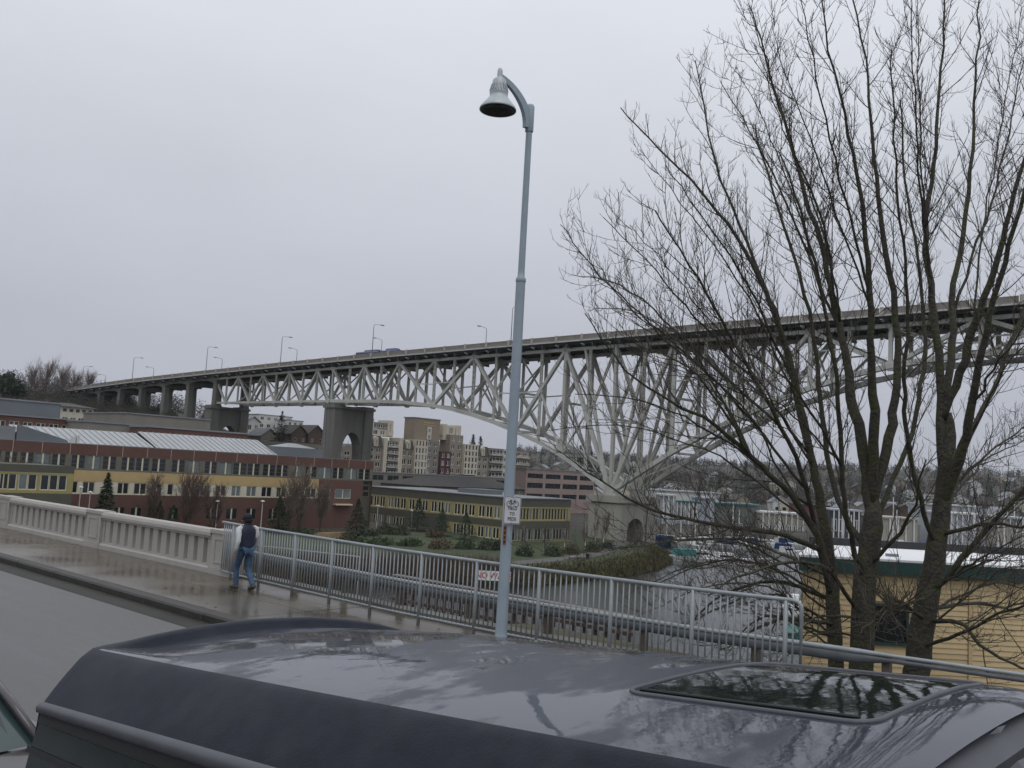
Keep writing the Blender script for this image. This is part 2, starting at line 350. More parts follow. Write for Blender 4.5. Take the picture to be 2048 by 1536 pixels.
for s in range(8):
    uc = U0+0.5+s*SEC
    bpart('post', mk_post, (BV,uc,0)); bpart('post_panel', mk_panel, (BV,uc,0))
    if s < 7:
        bpart('top_rail', mk_rail, (BV,uc+0.54,0)); bpart('base_course', mk_base, (BV,uc+0.53,0))
        pit = bl/ (NB)
        for k in range(NB+1):
            bpart('baluster', mk_bal, (BV,uc+0.5+k*pit-(0.15 if k == NB else 0),0))

# ================================================================== STEEL PICKET FENCE
FP = [(21.7,12.98),(20.0,12.80),(14.7,12.62),(11.2,12.78),(8.2,13.15),(6.25,13.62)]
def poly_at(P, s):
    acc = 0
    for a, b in zip(P, P[1:]):
        L = math.hypot(b[0]-a[0], b[1]-a[1])
        if s <= acc+L or b is P[-1]:
            k = (s-acc)/L; return (a[0]+(b[0]-a[0])*k, a[1]+(b[1]-a[1])*k)
        acc += L
def poly_len(P): return sum(math.hypot(b[0]-a[0], b[1]-a[1]) for a, b in zip(P, P[1:]))
LF = poly_len(FP)
fence = thing('picket_fence', 'galvanised steel picket fence with round top rail along the pavement', 'fence', W(6.25,13.62,0), 0)
fo = fence.location
def fp(s, z): u, v = poly_at(FP, s); return W(u, v, z)-fo
HT = 1.385
ss = [i*LF/40 for i in range(41)]
top = [fp(s, HT) for s in ss]; e0 = top[-1]; dr = (top[-1]-top[-2]).normalized()
top = top[:-1]+[e0-dr*0.14, e0-dr*0.05+Vector((0,0,-0.015)), e0+Vector((0,0,-0.07)), e0+dr*0.01+Vector((0,0,-0.16)), e0+dr*0.01+Vector((0,0,-1.42))]
MB().tube(top, 0.034, 10).build('top_rail', galv, fence, True)
MB().tube([fp(s, 0.16) for s in ss[:-1]], 0.024, 8).build('bottom_rail', galv, fence, True)
pk = MB().tube([(0,0,0.16),(0,0,HT-0.01)], 0.0145, 6).build('picket', galv, fence, True); first = True
npk = int(LF/0.112)
postm = MB().tube([(0,0,-0.1),(0,0,HT-0.01)], 0.036, 10)
pme = None
for i in range(1, npk):
    s = i*LF/npk; q = fp(s, 0)
    if i % 13 == 6:
        if pme is None: o = postm.build('fence_post', galv, fence, True); pme = o.data
        else: o = put('fence_post', pme, fence)
        o.location = q; continue
    o = pk if first else put('picket', pk.data, fence); first = False; o.location = q

# guardrail behind the fence
gr = thing('guardrail', 'low corrugated steel guardrail running behind the picket fence', 'guardrail', W(8,14.1,0), 0)
GP = [(24,13.75),(20,13.65),(14.7,13.5),(11.2,13.7),(8.2,14.05),(6.25,14.5),(3,15.1),(-4,16.0)]
go = gr.location
GL = poly_len(GP)
def gp(s, z, off=0.0):
    u, v = poly_at(GP, s); return W(u, v-off, z)-go
prof = [(0.0,0.58),(0.03,0.57),(0.05,0.54),(0.05,0.46),(0.03,0.43),(0.0,0.42)]
mb = MB(); ns = 60
for i in range(ns+1):
    for off, z in prof: mb.v.append(tuple(gp(i*GL/ns, (z if i < 40 else lerp(z, 0.56, 0.55))+0.02, off)))
k = len(prof)
for i in range(ns):
    for j in range(k-1): mb.f.append((i*k+j, i*k+j+1, (i+1)*k+j+1, (i+1)*k+j))
mb.build('beam', M('weathered_dark_steel', (0.10,0.11,0.12), 0.6, 0.2, 3.0), gr, True)
kb2 = MB()
for i in range(ns+1):
    for off, z in ((0.25,-0.4),(0.25,0.10),(-0.12,0.10),(-0.12,-0.4)): kb2.v.append(tuple(gp(i*GL/ns, z, off)))
for i in range(ns):
    for j in range(3): kb2.f.append((i*4+j, i*4+j+1, (i+1)*4+j+1, (i+1)*4+j))
kb2.build('concrete_kerb', M('grey_kerb_concrete', (0.17,0.165,0.15), 0.8, 0.2, 2.0, stain=0.4), gr)
MB().tube([gp(i*GL/ns, 0.625, 0.0) for i in range(ns+1)], [0.046 if i < 40 else 0.032 for i in range(ns+1)], 8).build('top_pipe', galv, gr, True)
gpm = None
for i in range(14):
    q = gp(0.6+i*(GL-1)/13.5, 0, -0.09)
    if gpm is None: o = MB().box(-0.06,0.06,-0.06,0.06,-0.9,0.6).build('guardrail_post', M('weathered_timber', (0.12,0.10,0.08), 0.85, 0.3, 6, bump=0.4), gr); gpm = o.data
    else: o = put('guardrail_post', gpm, gr)
    o.location = q; o.rotation_euler = (0,0,ROT)
# thin handrail further back on the old abutment
hr = thing('handrail', 'thin two post metal handrail beyond the left part of the fence', 'handrail', W(30,20,0), 0)
h0 = at(415,1080,31); h1 = at(720,1114,27); ho = hr.location
MB().tube([h0-ho, h1-ho], 0.025, 6).build('rail', galv, hr, True)
MB().tube([h0-ho, Vector((h0.x,h0.y,WZ))-ho], 0.025, 6).build('handrail_post', galv, hr, True)
MB().tube([h1-ho, Vector((h1.x,h1.y,WZ))-ho], 0.03, 6).build('handrail_post', galv, hr, True)
# abutment below
tag(MB().box(9.0,13.5,-68,18.5,-12.9,-1.45).build('abutment_wall', pierconc, rz=ROT), 'concrete abutment wall carrying the street beside the bank', 'wall')
for k_, uu in enumerate((30.0, 55.0, 80.0)):
    tag(MB().box(-12,13.2,uu-1.2,uu+1.2,WZ-2,-1.41).build('bridge_pier', pierconc, rz=ROT), ('nearest','middle','farthest')[k_]+' concrete pier standing in the water below the street', 'pier')
# dry grass below the fence
mb = MB()
for i in range(5200):
    u = random.uniform(1,21); v = 13.35+abs(random.gauss(0,0.9))
    if u > 17 and v > 14: continue
    p0 = W(u, v, bank_z(u, v)-0.02); h = random.uniform(0.06,0.3); a = random.uniform(0,6.28); w = 0.012
    tip = p0+Vector((random.uniform(-.1,.1), random.uniform(-.1,.1), h)); d = Vector((math.cos(a)*w, math.sin(a)*w, 0))
    mb.add([p0-d, p0+d, tip], [(0,1,2)])
tag(mb.build('grass', M('dry_grass_blades', (0.10,0.095,0.04), 0.9, 0.4, 3.0)), 'dry grass and weeds growing behind the picket fence', 'grass', kind='stuff')

mb = MB(); rl = random.Random(19)
for i in range(420):
    u = rl.uniform(2,48); v = rl.choice([KV-abs(rl.gauss(0,0.12))-0.02, 12.45+rl.gauss(0,0.22), KV+0.36+abs(rl.gauss(0,0.9))]); z = -0.138 if v < KV else 0.012
    if v > 12.9: continue
    c = W(u, v, z); a = rl.uniform(0,6.28); s_ = rl.uniform(0.015,0.045); d1 = Vector((math.cos(a),math.sin(a),rl.uniform(-.1,.3)))*s_; d2 = Vector((-math.sin(a),math.cos(a),rl.uniform(-.1,.3)))*s_*0.6
    mb.add([c-d1, c+d2, c+d1, c-d2], [(0,1,2,3)])
tag(mb.build('leaf_litter', M('wet_brown_leaves', (0.045,0.030,0.016), 0.5, 0.4, 5)), 'wet brown leaves scattered along the kerb and fence', 'leaves', kind='stuff')
# ================================================================== HIGH STEEL BRIDGE   local: x across, y = -7.7 n, z up
S = 7.7
br = thing('steel_truss_bridge', 'long high grey steel cantilever truss bridge on concrete piers crossing the canal', 'bridge', W(302.0,168.4,0), ROT)
ZT = [(-24,25.6),(-20,27.2),(-15.4,28.8),(-10.9,30.2),(-7.3,31.3),(-3,32.2),(0,32.8),(6,33.9),(12,34.8),(18,35.5),(24,36.05),(30,36.55),(34,37.0),(39,37.2),(44,37.0),(50,36.5)]
ZL = [(0.4,21.4),(9.2,21.4),(12.26,21.1),(13.71,20.7),(15.21,19.7),(16.21,18.7),(17.15,17.3),(18.15,15.5),(19.19,13.2),(20.26,10.5),(21.14,7.7),(22.1,4.0),(23.06,-0.3),(24.1,4.5),(25.1,9.0),(26.1,13.0),(27.1,16.5),(28.1,19.7),(29.1,22.4),(30.1,24.6),(31.1,26.2),(32.1,27.2),(33.1,27.8),(34.6,28.1),(39,28.2),(45,28.1),(50,22)]
def zt(n): return interp(ZT, n)
def zl(n): return interp(ZL, n)
def U_(n, off=2.7): return Vector((off, -S*n, zt(n)-2.95))
def L_(n, off=2.7): return Vector((off, -S*n, zl(n)))
NEAR, FARO = 2.7, 10.6
def member(name, mb, both=True, mat=steel):
    o = mb.build(name, mat, br)
    if both: put(name, o.data, br, (FARO,0,0))
    return o
def solid(name, p, q, w=0.55, h=0.55): member(name, MB().beam(p, q, w, h, (1,0,0)))
def laced(name, p, q, w=0.75, d=0.55):
    p = Vector(p); q = Vector(q); mb = MB(); ax = (q-p).normalized(); sd = ax.cross(Vector((1,0,0))).normalized()*(w/2-0.09); L = (q-p).length
    mb.beam(p+sd, q+sd, 0.18, d, (1,0,0)); mb.beam(p-sd, q-sd, 0.18, d, (1,0,0))
    k = max(2, int(L/1.5))
    for i in range(k+1):
        c = p+(q-p)*((i+0.5)/(k+1)); mb.beam(c-sd, c+sd, 0.32, d*0.8, (1,0,0))
    member(name, mb)
def gusset(p, r=1.0): 
    mb = MB(); x = p.x
    poly = [(p.y+r*a, p.z+r*b) for a, b in ((-1.1,-0.45),(-0.55,-1.0),(0.55,-1.0),(1.1,-0.45),(1.1,0.45),(-1.1,0.45))] if False else [(p.y+r*math.cos(k*math.pi/4+0.39), p.z+0.8*r*math.sin(k*math.pi/4+0.39)) for k in range(8)]
    mb.prism_x(poly, x-0.36, x+0.36); member('gusset_plate', mb)
def chord(name, ns, fn, w, h):
    for a, b in zip(ns, ns[1:]): member(name, MB().beam(fn(a), fn(b)+ (fn(b)-fn(a)).normalized()*0.12, w, h, (1,0,0)))
# --- side span
tops = [0.45,2.4,4.36,6.32,8.27]; bots = [1.42,3.38,5.34,7.3,9.12]
chord('top_chord', [0.45,2.4,4.36,6.32,8.27,9.3], U_, 0.7, 0.8); chord('bottom_chord', [0.45]+bots, L_, 0.7, 0.55)
for a, b in zip(tops, bots): solid('diagonal', U_(a), L_(b), 0.6, 0.62)
for a, b in zip(bots, tops[1:]): solid('diagonal', L_(a), U_(b), 0.6, 0.62)
solid('end_post', U_(0.45), L_(0.45), 0.55, 0.55)
for a in tops[1:]: laced('vertical', U_(a), L_(a), 0.6, 0.45)
for b in bots[:-1]: laced('vertical', U_(b), L_(b), 0.6, 0.45)
for a in tops: gusset(U_(a), 0.8)
for b in bots: gusset(L_(b), 0.85)
# --- anchor arm and main span
tops = [9.3,11.26,13.29,17.16,21.14,25.1,29.1,33.1,37.1,41.1,45.1]; 
bots = [10.36,12.26,15.21,19.19,23.06,27.1,31.1,35.1,39.1,43.1]
tn = [9.3,11.26,13.29]+[14.25+i*0.985 for i in range(33)]
chord('top_chord', tn, U_, 0.75, 0.85)
bn_ = [9.3,10.36,12.26,13.71]+[15.21,16.21,17.15,18.15,19.19,20.26,21.14,22.1,23.06]+[24.1+i for i in range(22)]
chord('bottom_chord', bn_, L_, 0.95, 1.15)
seq = []
for a, b, in zip(tops, bots): seq += [('t',a),('b',b)]
mids = []
for (k0, a), (k1, b) in zip(seq, seq[1:]):
    p = U_(a) if k0 == 't' else L_(a); q = U_(b) if k1 == 't' else L_(b)
    big = abs(b-a) > 1.5
    solid('diagonal', p, q, 0.75 if big else 0.65, 0.9 if big else 0.75)
    if big: mids.append((k0, a, b, (p+q)/2))
solid('end_post', U_(9.3), L_(9.3), 0.6, 0.6)
for (k0, a, b, m_) in mids:
    n_ = -m_.y/S; gusset(m_, 0.8)
    laced('vertical', U_(n_), m_, 0.65, 0.5); laced('vertical', m_, L_(n_), 0.65, 0.5)
    if n_ < 23:
        if k0 == 't': laced('sub_diagonal', m_, U_(b), 0.6, 0.45)
        else: solid('sub_diagonal', m_, L_(b), 0.42, 0.5)
        other = b if k0 == 't' else a
        solid('mid_strut', m_, Vector((NEAR, -S*other, m_.z-0.3)), 0.28, 0.3)
    else:
        if k0 == 't': solid('sub_diagonal', m_, L_(a), 0.42, 0.5)
        else: laced('sub_diagonal', m_, U_(a), 0.6, 0.45)
        other = a if k0 == 't' else b
        solid('mid_strut', m_, Vector((NEAR, -S*other, m_.z-0.3)), 0.28, 0.3)
for a in tops: 
    gusset(U_(a), 1.25)
    if a > 9.4: (laced if a < 20 else solid)('vertical', U_(a), L_(a), 0.8, 0.55)
for b in bots:
    gusset(L_(b), 1.2 if b != 23.06 else 1.8)
    if b > 10: (laced if b < 19 else solid)('vertical', U_(b), L_(b), 0.7, 0.55)
for q in ((21.9,0.95),(24.2,0.95)):       # steep twin posts fanning from the pier shoe
    solid('tower_leg', Vector((NEAR, -S*q[0], zt(q[0])-2.95)), Vector((NEAR, -S*(23.06+(q[0]-23.06)*0.12), 0.2)), 0.6, 0.62)
# --- cross frames
def cross(n, zlo, zhi, x=True):
    a0 = Vector((NEAR,-S*n,zlo)); a1 = Vector((NEAR+FARO,-S*n,zlo)); b0 = Vector((NEAR,-S*n,zhi)); b1 = Vector((NEAR+FARO,-S*n,zhi))
    MB().beam(a0, a1, 0.4, 0.5).build('cross_strut', steel, br)
    if x:
        MB().beam(a0, b1, 0.3, 0.32).build('sway_brace', steel, br); MB().beam(a1, b0, 0.3, 0.32).build('sway_brace', steel, br)
for n in (2.4,4.36,6.32,8.27,9.3,11.26,12.26): cross(n, zl(n), zt(n)-3.2)
for n in (15.21,17.16,19.19,21.14,23.06,25.1,27.1,29.1,31.1,33.1):
    zlo, zhi = zl(n), zt(n)-3.2
    if zhi-zlo > 16: zm = (zlo+zhi)/2; cross(n, zm, zhi); cross(n, max(zlo,1.0), zm)
    else: cross(n, zlo, zhi)
bl_ = [0.45,2.4,4.36,6.32,8.27,9.3,11.26,13.29,15.21,17.16,19.19,21.14,22.8,23.3,25.1,27.1,29.1,31.1,33.1,35.1,37.1]
for a, b in zip(bl_, bl_[1:]):
    MB().beam(L_(a), L_(b, NEAR+FARO), 0.3, 0.3).build('lateral_brace', steel, br); MB().beam(L_(a, NEAR+FARO), L_(b)+Vector((0,0,0.31)), 0.3, 0.3).build('lateral_brace', steel, br)
# --- deck
NS = [-22]+[-20+i*2 for i in range(35)]
def strip(name, x0, x1, d0, d1, mat):
    mb = MB()
    for n in NS:
        z = zt(n); mb.v += [(x0,-S*n,z-d0),(x1,-S*n,z-d0),(x1,-S*n,z-d1),(x0,-S*n,z-d1)]
    for i in range(len(NS)-1):
        a = i*4; b = a+4
        for j in range(4): mb.f.append((a+j, b+j, b+(j+1)%4, a+(j+1)%4))
    mb.f += [(0,1,2,3), tuple(len(mb.v)-4+j for j in (3,2,1,0))]
    return mb.build(name, mat, br)
strip('deck_slab', 1.2, 20.3, 1.62, 1.25, deckconc)
strip('footway', 0.0, 1.75, 1.24, 1.02, deckconc); strip('footway', 19.75, 21.5, 1.24, 1.02, deckconc)
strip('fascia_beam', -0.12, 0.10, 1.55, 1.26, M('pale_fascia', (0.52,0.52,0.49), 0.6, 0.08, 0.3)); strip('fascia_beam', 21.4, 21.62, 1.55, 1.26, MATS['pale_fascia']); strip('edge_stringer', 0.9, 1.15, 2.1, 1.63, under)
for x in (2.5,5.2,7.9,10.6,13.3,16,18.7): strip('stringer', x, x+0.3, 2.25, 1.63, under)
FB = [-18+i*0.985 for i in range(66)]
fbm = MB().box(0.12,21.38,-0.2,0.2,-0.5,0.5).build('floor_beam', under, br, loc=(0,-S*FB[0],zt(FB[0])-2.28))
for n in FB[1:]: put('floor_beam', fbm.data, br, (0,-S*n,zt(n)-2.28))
# parapet: posts, brackets and slotted panels
pm = MB().box(-0.16,0.26,-0.27,0.27,-1.35,0.12).build('rail_post', M('rail_post_concrete', (0.42,0.385,0.34), 0.85, 0.12, 0.8), br); 
bm_ = MB().prism_y([(-0.05,-0.0),(0.9,-0.0),(0.9,-0.45),(-0.05,-0.12)], -0.22, 0.22).build('bracket', steel, br)
pn = MB().box(-0.02,0.16,0,6.9,-0.16,0.0).box(-0.02,0.16,0,6.9,-1.22,-1.0).box(0.06,0.10,0,6.9,-1.0,-0.16)
for i in range(28): pn.box(0.0,0.14,0.04+i*0.246,0.13+i*0.246,-1.0,-0.16)
railconc = M('parapet_concrete', (0.30,0.275,0.245), 0.85, 0.15, 0.4, stain=0.4, stain_col=(0.15,0.14,0.12), streak=True)
pnm = pn.build('rail_panel', railconc, br)
fst = True
for i in range(-19, 46):
    for x, mir in ((0,0),(21.5,1)):
        z = zt(i); sl_ = math.atan2(zt(i+1)-z, -S)
        if fst: o1, o2, o3 = pm, bm_, pnm; fst = False
        else: o1, o2, o3 = put('rail_post', pm.data, br), put('bracket', bm_.data, br), put('rail_panel', pnm.data, br)
        o1.location = (x-0.05 if not mir else x-0.05,-S*i,z); o2.location = (x,-S*i,z-2.08); o3.location = (x-0.05,-S*i-0.35,z)
        o3.rotation_euler = (math.atan2(zt(i+1)-z, S)*1, 0, 0)
        o3.scale = (1,-1,1); o3.rotation_euler = (-math.atan2(zt(i+1)-z, S), 0, 0)
        if mir: o2.rotation_euler = (0,0,math.pi)
# --- concrete approach: columns and arched girders
cols_n = [0.55,-1.9,-4.25,-6.7,-9.1,-11.5,-13.9,-16.3]
for k, n in enumerate(cols_n):
    for off in (1.6, 12.8):
        c = MB()
        zb = 5 if n > -14 else 10
        w = 1.55 if k else 2.0
        c.prism_y([(off,zb),(off+w+1.0,zb),(off+w+0.6,zt(n)-3.2),(off+0.3,zt(n)-3.2)], -S*n-1.15, -S*n+1.15)
        c.box(off+0.1,off+w+0.8,-S*n-1.3,-S*n+1.3,zt(n)-4.0,zt(n)-3.25)
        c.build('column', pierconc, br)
    if k:
        n0 = cols_n[k-1]; Lb = (n0-n)*S
        for off in (2.0, 13.2):
            g = MB(); z0 = zt((n0+n)/2)
            nseg = 12
            for j in range(nseg):
                ya, yb = -S*n0+Lb*j/nseg, -S*n0+Lb*(j+1)/nseg
                def lo(y): q = (y+S*n0)/Lb; return z0-3.3-1.5*(2*q-1)**4*1.0
                g.add([(off,ya,lo(ya)),(off,yb,lo(yb)),(off,yb,z0-1.5),(off,ya,z0-1.5),(off+1.0,ya,lo(ya)),(off+1.0,yb,lo(yb)),(off+1.0,yb,z0-1.5),(off+1.0,ya,z0-1.5)],[(3,2,1,0),(4,5,6,7),(0,1,5,4)])
            g.build('arched_girder', pierconc, br)
    MB().box(2.0,14.2,-S*n-0.6,-S*n+0.6,zt(n)-4.6,zt(n)-3.2).build('cap_beam', pierconc, br)
# far plate wall where the approach meets the hill
MB().box(1.5,19.5,S*16.3,S*23,10,25.0).build('abutment', pierconc, br)
# --- pier towers with arches
def pier(n, z0, ztop, th, zspring, rise, half, name='pier'):
    y0 = -S*n-th/2; y1 = y0+th
    w = MB().archwall(1.4, 14.8, z0, ztop-1.2, y0+0.45, y1-0.45, 8.1, half, zspring, rise)
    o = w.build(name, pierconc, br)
    for x in (0.6, 12.3): MB().prism_y([(x-0.25,z0),(x+3.45,z0),(x+3.2,ztop-1.2),(x,ztop-1.2)], y0, y1).build('pilaster', pierconc, o)
    MB().box(0.2,15.9,y0-0.4,y1+0.4,ztop-1.2,ztop-0.45).box(0.5,4.6,y0+0.2,y1-0.2,ztop-0.45,ztop).box(11.5,15.6,y0+0.2,y1-0.2,ztop-0.45,ztop).build('coping', pierconc, o)
    return o
pier(0.45, 2, 20.6, 4.6, 8.5, 5.2, 3.2)
pier(9.6, -9, 20.4, 5.2, 5.0, 7.2, 3.9)
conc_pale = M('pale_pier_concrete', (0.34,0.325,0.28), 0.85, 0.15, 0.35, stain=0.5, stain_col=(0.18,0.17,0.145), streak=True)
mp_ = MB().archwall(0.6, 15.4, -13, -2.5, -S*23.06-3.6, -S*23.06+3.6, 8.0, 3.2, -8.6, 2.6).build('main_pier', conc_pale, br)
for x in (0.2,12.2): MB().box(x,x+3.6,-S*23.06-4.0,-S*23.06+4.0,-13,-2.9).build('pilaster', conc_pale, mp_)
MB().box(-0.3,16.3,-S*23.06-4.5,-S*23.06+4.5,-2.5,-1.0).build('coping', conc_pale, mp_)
for x in (NEAR,NEAR+FARO): MB().prism_x([(-S*23.06-1.7,-1.0),(-S*23.06+1.7,-1.0),(-S*23.06+0.6,0.1),(-S*23.06-0.6,0.1)], x-0.8, x+0.8).build('bearing_shoe', steel, mp_)
# drain pipe down the second pier
MB().tube([(0.1,-S*9.45,20),(0.1,-S*9.5,-4)], 0.09, 6).build('drain_pipe', galv, br)

# lamps on the high bridge
lampm = M('lamp_grey', (0.22,0.23,0.25), 0.5, 0.1, 1)
def bridge_lamp(n, far, label):
    off = 0.35 if not far else 21.15; h = 9.6
    t_ = thing('street_lamp', label, 'street lamp', br.matrix_basis @ Vector((off, -S*n, zt(n)-1.0)) if False else W(302-S*n, 168.4+off, zt(n)-1.0), ROT, 'lamps along the high bridge')
    sx = -1 if far else 1
    MB().tube([(0,0,0),(0,0,h-0.6),(0.12*sx,0,h-0.15),(0.5*sx,0,h)], [0.12,0.09,0.08,0.07], 6).build('pole', lampm, t_, True)
    MB().tube([(0.5*sx,0,h),(2.9*sx,0,h+ (0.12 if not far else 0.25))], 0.06, 6).build('arm', lampm, t_, True)
    MB().box(2.6*sx,3.7*sx,-0.22,0.22,h,h+0.26).build('lamp_head', lampm, t_)
for k, n in enumerate((-19,-13.3,-7.3,0.0,6.0,12.0,19.05,25.5,31.5)):
    bridge_lamp(n, False, ORD[k]+' tall lamp from the left on the near parapet of the high bridge')
for k, n in enumerate((-16.5,-10.5,-3.3,3.2,9.25,15.3,22.0,28.0)):
    bridge_lamp(n, True, ORD[k]+' lamp from the left on the far parapet of the high bridge')

# articulated bus on the deck
bus = thing('articulated_bus', 'blue articulated city bus crossing the high bridge, only its roof above the parapet', 'bus', W(302-S*12, 168.4+4.4, zt(12)-1.25), ROT); bus.scale = (1,1,0.84)
busb = M('bus_blue_paint', (0.055,0.065,0.16), 0.35, 0.1, 0.5, coat=0.3); buss = M('bus_pale_side', (0.4,0.42,0.4), 0.4)
for nm, y0, y1 in (('front_section',0.6,11.2),('rear_section',-7.6,0.0)):
    b_ = MB().prism_y([(-1.25,0.35),(1.25,0.35),(1.27,1.2),(1.22,2.7),(1.0,3.0),(-1.0,3.0),(-1.22,2.7),(-1.27,1.2)], y0, y1).build(nm, busb, bus)
    MB().box(-1.275,-1.26,y0+0.6,y1-0.6,1.35,2.4).build('side_window', glass, b_)
    MB().box(1.26,1.275,y0+0.6,y1-0.6,1.35,2.4).build('side_window', glass, b_)
    MB().prism_y([(-0.95,3.0),(0.95,3.0),(0.8,3.55),(-0.8,3.55)], y0+1.2, y0+ (5.4 if y0 < 0 else 7.0)).build('roof_pod', busb, b_)
MB().box(-1.15,1.15,0.0,0.6,0.5,2.9).build('bellows', blackm, bus)
for y in (-5.2,2.4,8.6):
    for x in (-1.12,1.12): MB().tube([(x-0.15,y,0.48),(x+0.15,y,0.48)], 0.48, 14).build('wheel', blackm, bus)
# ================================================================== STREET LAMP, SIGNS
def text_mesh(txt, size, name, mat, parent, loc, rot=(math.pi/2,0,0), sx=1.0, ext=0.002, font_bold=0.0):
    cu = bpy.data.curves.new(name, 'FONT'); cu.body = txt; cu.size = size; cu.align_x = 'CENTER'; cu.align_y = 'CENTER'; cu.extrude = ext; cu.offset = font_bold
    ob = bpy.data.objects.new(name, cu); COL.objects.link(ob); bpy.context.view_layer.update()
    me = bpy.data.meshes.new_from_object(ob.evaluated_get(bpy.context.evaluated_depsgraph_get()))
    bpy.data.objects.remove(ob); me.materials.clear(); me.materials.append(mat)
    o = put(name, me, parent, loc); o.rotation_euler = rot; o.scale = (sx,1,1); return o
lamp = thing('street_lamp', 'tall blue grey street lamp with bell shaped head on a curved arm beside the fence', 'street lamp', (0.055,16.6,0), ROT)
MB().lathe([(0.17,0),(0.17,0.03),(0.12,0.05),(0.105,0.3),(0.096,2.5),(0.086,6.50),(0.086,6.53)], 20).build('lower_pole', pole_paint, lamp, True)
MB().lathe([(0.086,6.53),(0.094,6.54),(0.094,6.60),(0.068,6.63),(0.062,6.75),(0.058,9.45)], 20).build('upper_pole', pole_paint, lamp, True)
MB().lathe([(0.072,9.36),(0.078,9.38),(0.078,9.84),(0.06,9.88),(0.0,9.90)], 16).build('arm_collar', pole_paint, lamp, True)
ap = []
for i in range(15):
    a = i/14*math.pi*0.44; ap.append((-0.04-0.80*(1-math.cos(a))/(1-math.cos(math.pi*0.44)), 0, 9.42+0.70*math.sin(a)/math.sin(math.pi*0.44)))
mb = MB()
for i, p_ in enumerate(ap):
    k = i/14; q0 = Vector(ap[max(i-1,0)]); q1 = Vector(ap[min(i+1,14)]); tg = (q1-q0).normalized(); nn = Vector((tg.z,0,-tg.x)); hw = lerp(0.10,0.045,k); hy = lerp(0.045,0.03,k); c_ = Vector(p_)
    mb.v += [tuple(c_+nn*hw+Vector((0,hy,0))), tuple(c_+nn*hw-Vector((0,hy,0))), tuple(c_-nn*hw-Vector((0,hy,0))), tuple(c_-nn*hw+Vector((0,hy,0)))]
for i in range(14):
    a = i*4
    for j in range(4): mb.f.append((a+j, a+4+j, a+4+(j+1)%4, a+(j+1)%4))
mb.f += [(0,1,2,3),(59,58,57,56)]
mb.build('arm', pole_paint, lamp)
hx = -0.86; 
bell = M('lamp_bell_grey', (0.40,0.44,0.45), 0.4, 0.06, 2, metal=0.2)
MB().lathe([(0.0,10.55),(0.03,10.545),(0.048,10.50),(0.05,10.40),(0.055,10.36),(0.085,10.355),(0.12,10.32),(0.132,10.24),(0.138,10.21)], 20, (hx,0,-0.28)).build('lamp_cap', bell, lamp, True)
fin = MB().lathe([(0.135,10.21),(0.15,10.12),(0.158,10.10)], 20, (hx,0,-0.28))
for k in range(18):
    a = k*2*math.pi/18; fin.beam((hx+0.128*math.cos(a),0.128*math.sin(a),9.95),(hx+0.158*math.cos(a),0.158*math.sin(a),9.83),0.012,0.03)
fin.build('cooling_fins', bell, lamp)
MB().lathe([(0.162,10.10),(0.166,10.07),(0.158,10.05),(0.17,10.0),(0.20,9.96),(0.262,9.885),(0.315,9.82),(0.33,9.785),(0.33,9.765),(0.318,9.765)], 32, (hx,0,-0.28)).build('bell_shade', bell, lamp, True)
MB().lathe([(0.318,9.767),(0.30,9.79),(0.2,9.84),(0.0,9.86)], 24, (hx,0,-0.28)).build('lamp_lens', M('dull_lamp_lens', (0.035,0.036,0.033), 0.25, 0.3, 6), lamp, True)

sg = thing('yield_sign', 'small white bicycle yield to peds sign on the lamp post', 'sign', (0.13,16.475,2.42), R(6))
signw = M('sign_white', (0.58,0.58,0.60), 0.5, 0.05, 2); signk = M('sign_black', (0.02,0.02,0.02), 0.5)
def rrect(w, h, r, n=5):
    pts = []
    for cx, cz, a0 in ((w-r,h-r,0),(-w+r,h-r,90),(-w+r,-h+r,180),(w-r,-h+r,270)):
        for k in range(n+1): a = R(a0+90*k/n); pts.append((cx+r*math.cos(a), cz+r*math.sin(a)))
    return pts[::-1]
MB().prism_y(rrect(0.152,0.243,0.03), 0, 0.004).build('plate', signw, sg)
bd = MB(); o1 = rrect(0.146,0.236,0.027); o2 = rrect(0.138,0.228,0.022); k = len(o1)
bd.v = [(x,-0.002,z) for x, z in o1]+[(x,-0.002,z) for x, z in o2]
bd.f = [(i,(i+1)%k,k+(i+1)%k,k+i) for i in range(k)]
bd.build('border', signk, sg)
bk = MB()
for cx in (-0.062,0.064):
    rg = [(cx+0.044*math.cos(a*math.pi/10),-0.003,0.112+0.044*math.sin(a*math.pi/10)) for a in range(21)]; bk.tube(rg, 0.0042, 5, False)
for a, b in (((-0.062,0.112),(-0.035,0.165)),((-0.035,0.165),(0.035,0.165)),((0.035,0.165),(0.0,0.108)),((0.0,0.108),(-0.035,0.165)),((0.0,0.108),(-0.062,0.112)),((0.035,0.165),(0.064,0.112)),((0.03,0.185),(0.042,0.165)),((0.03,0.185),(0.05,0.188)),((-0.05,0.178),(-0.02,0.178)),((-0.04,0.16),(-0.035,0.178))):
    bk.tube([(a[0],-0.003,a[1]),(b[0],-0.003,b[1])], 0.0042, 5)
bk.build('bicycle_symbol', signk, sg)
for tx, z in (('YIELD',0.03),('TO',-0.065),('PEDS',-0.155)): text_mesh(tx, 0.082, 'lettering', signk, sg, (0,-0.002,z), sx=0.82, font_bold=0.001)
for z in (0.215,-0.215): MB().tube([(0,-0.006,z),(0,0,z)], 0.008, 8).build('bolt', galv, sg)
MB().box(-0.12,0.06,0.004,0.028,-0.15,-0.11).box(-0.12,0.06,0.004,0.028,0.11,0.15).build('bracket', galv, sg)
st = thing('pole_sticker', 'narrow orange brown number strip stuck on the lamp post below the sign', 'sticker', (0.02,16.49,1.98), R(-12))
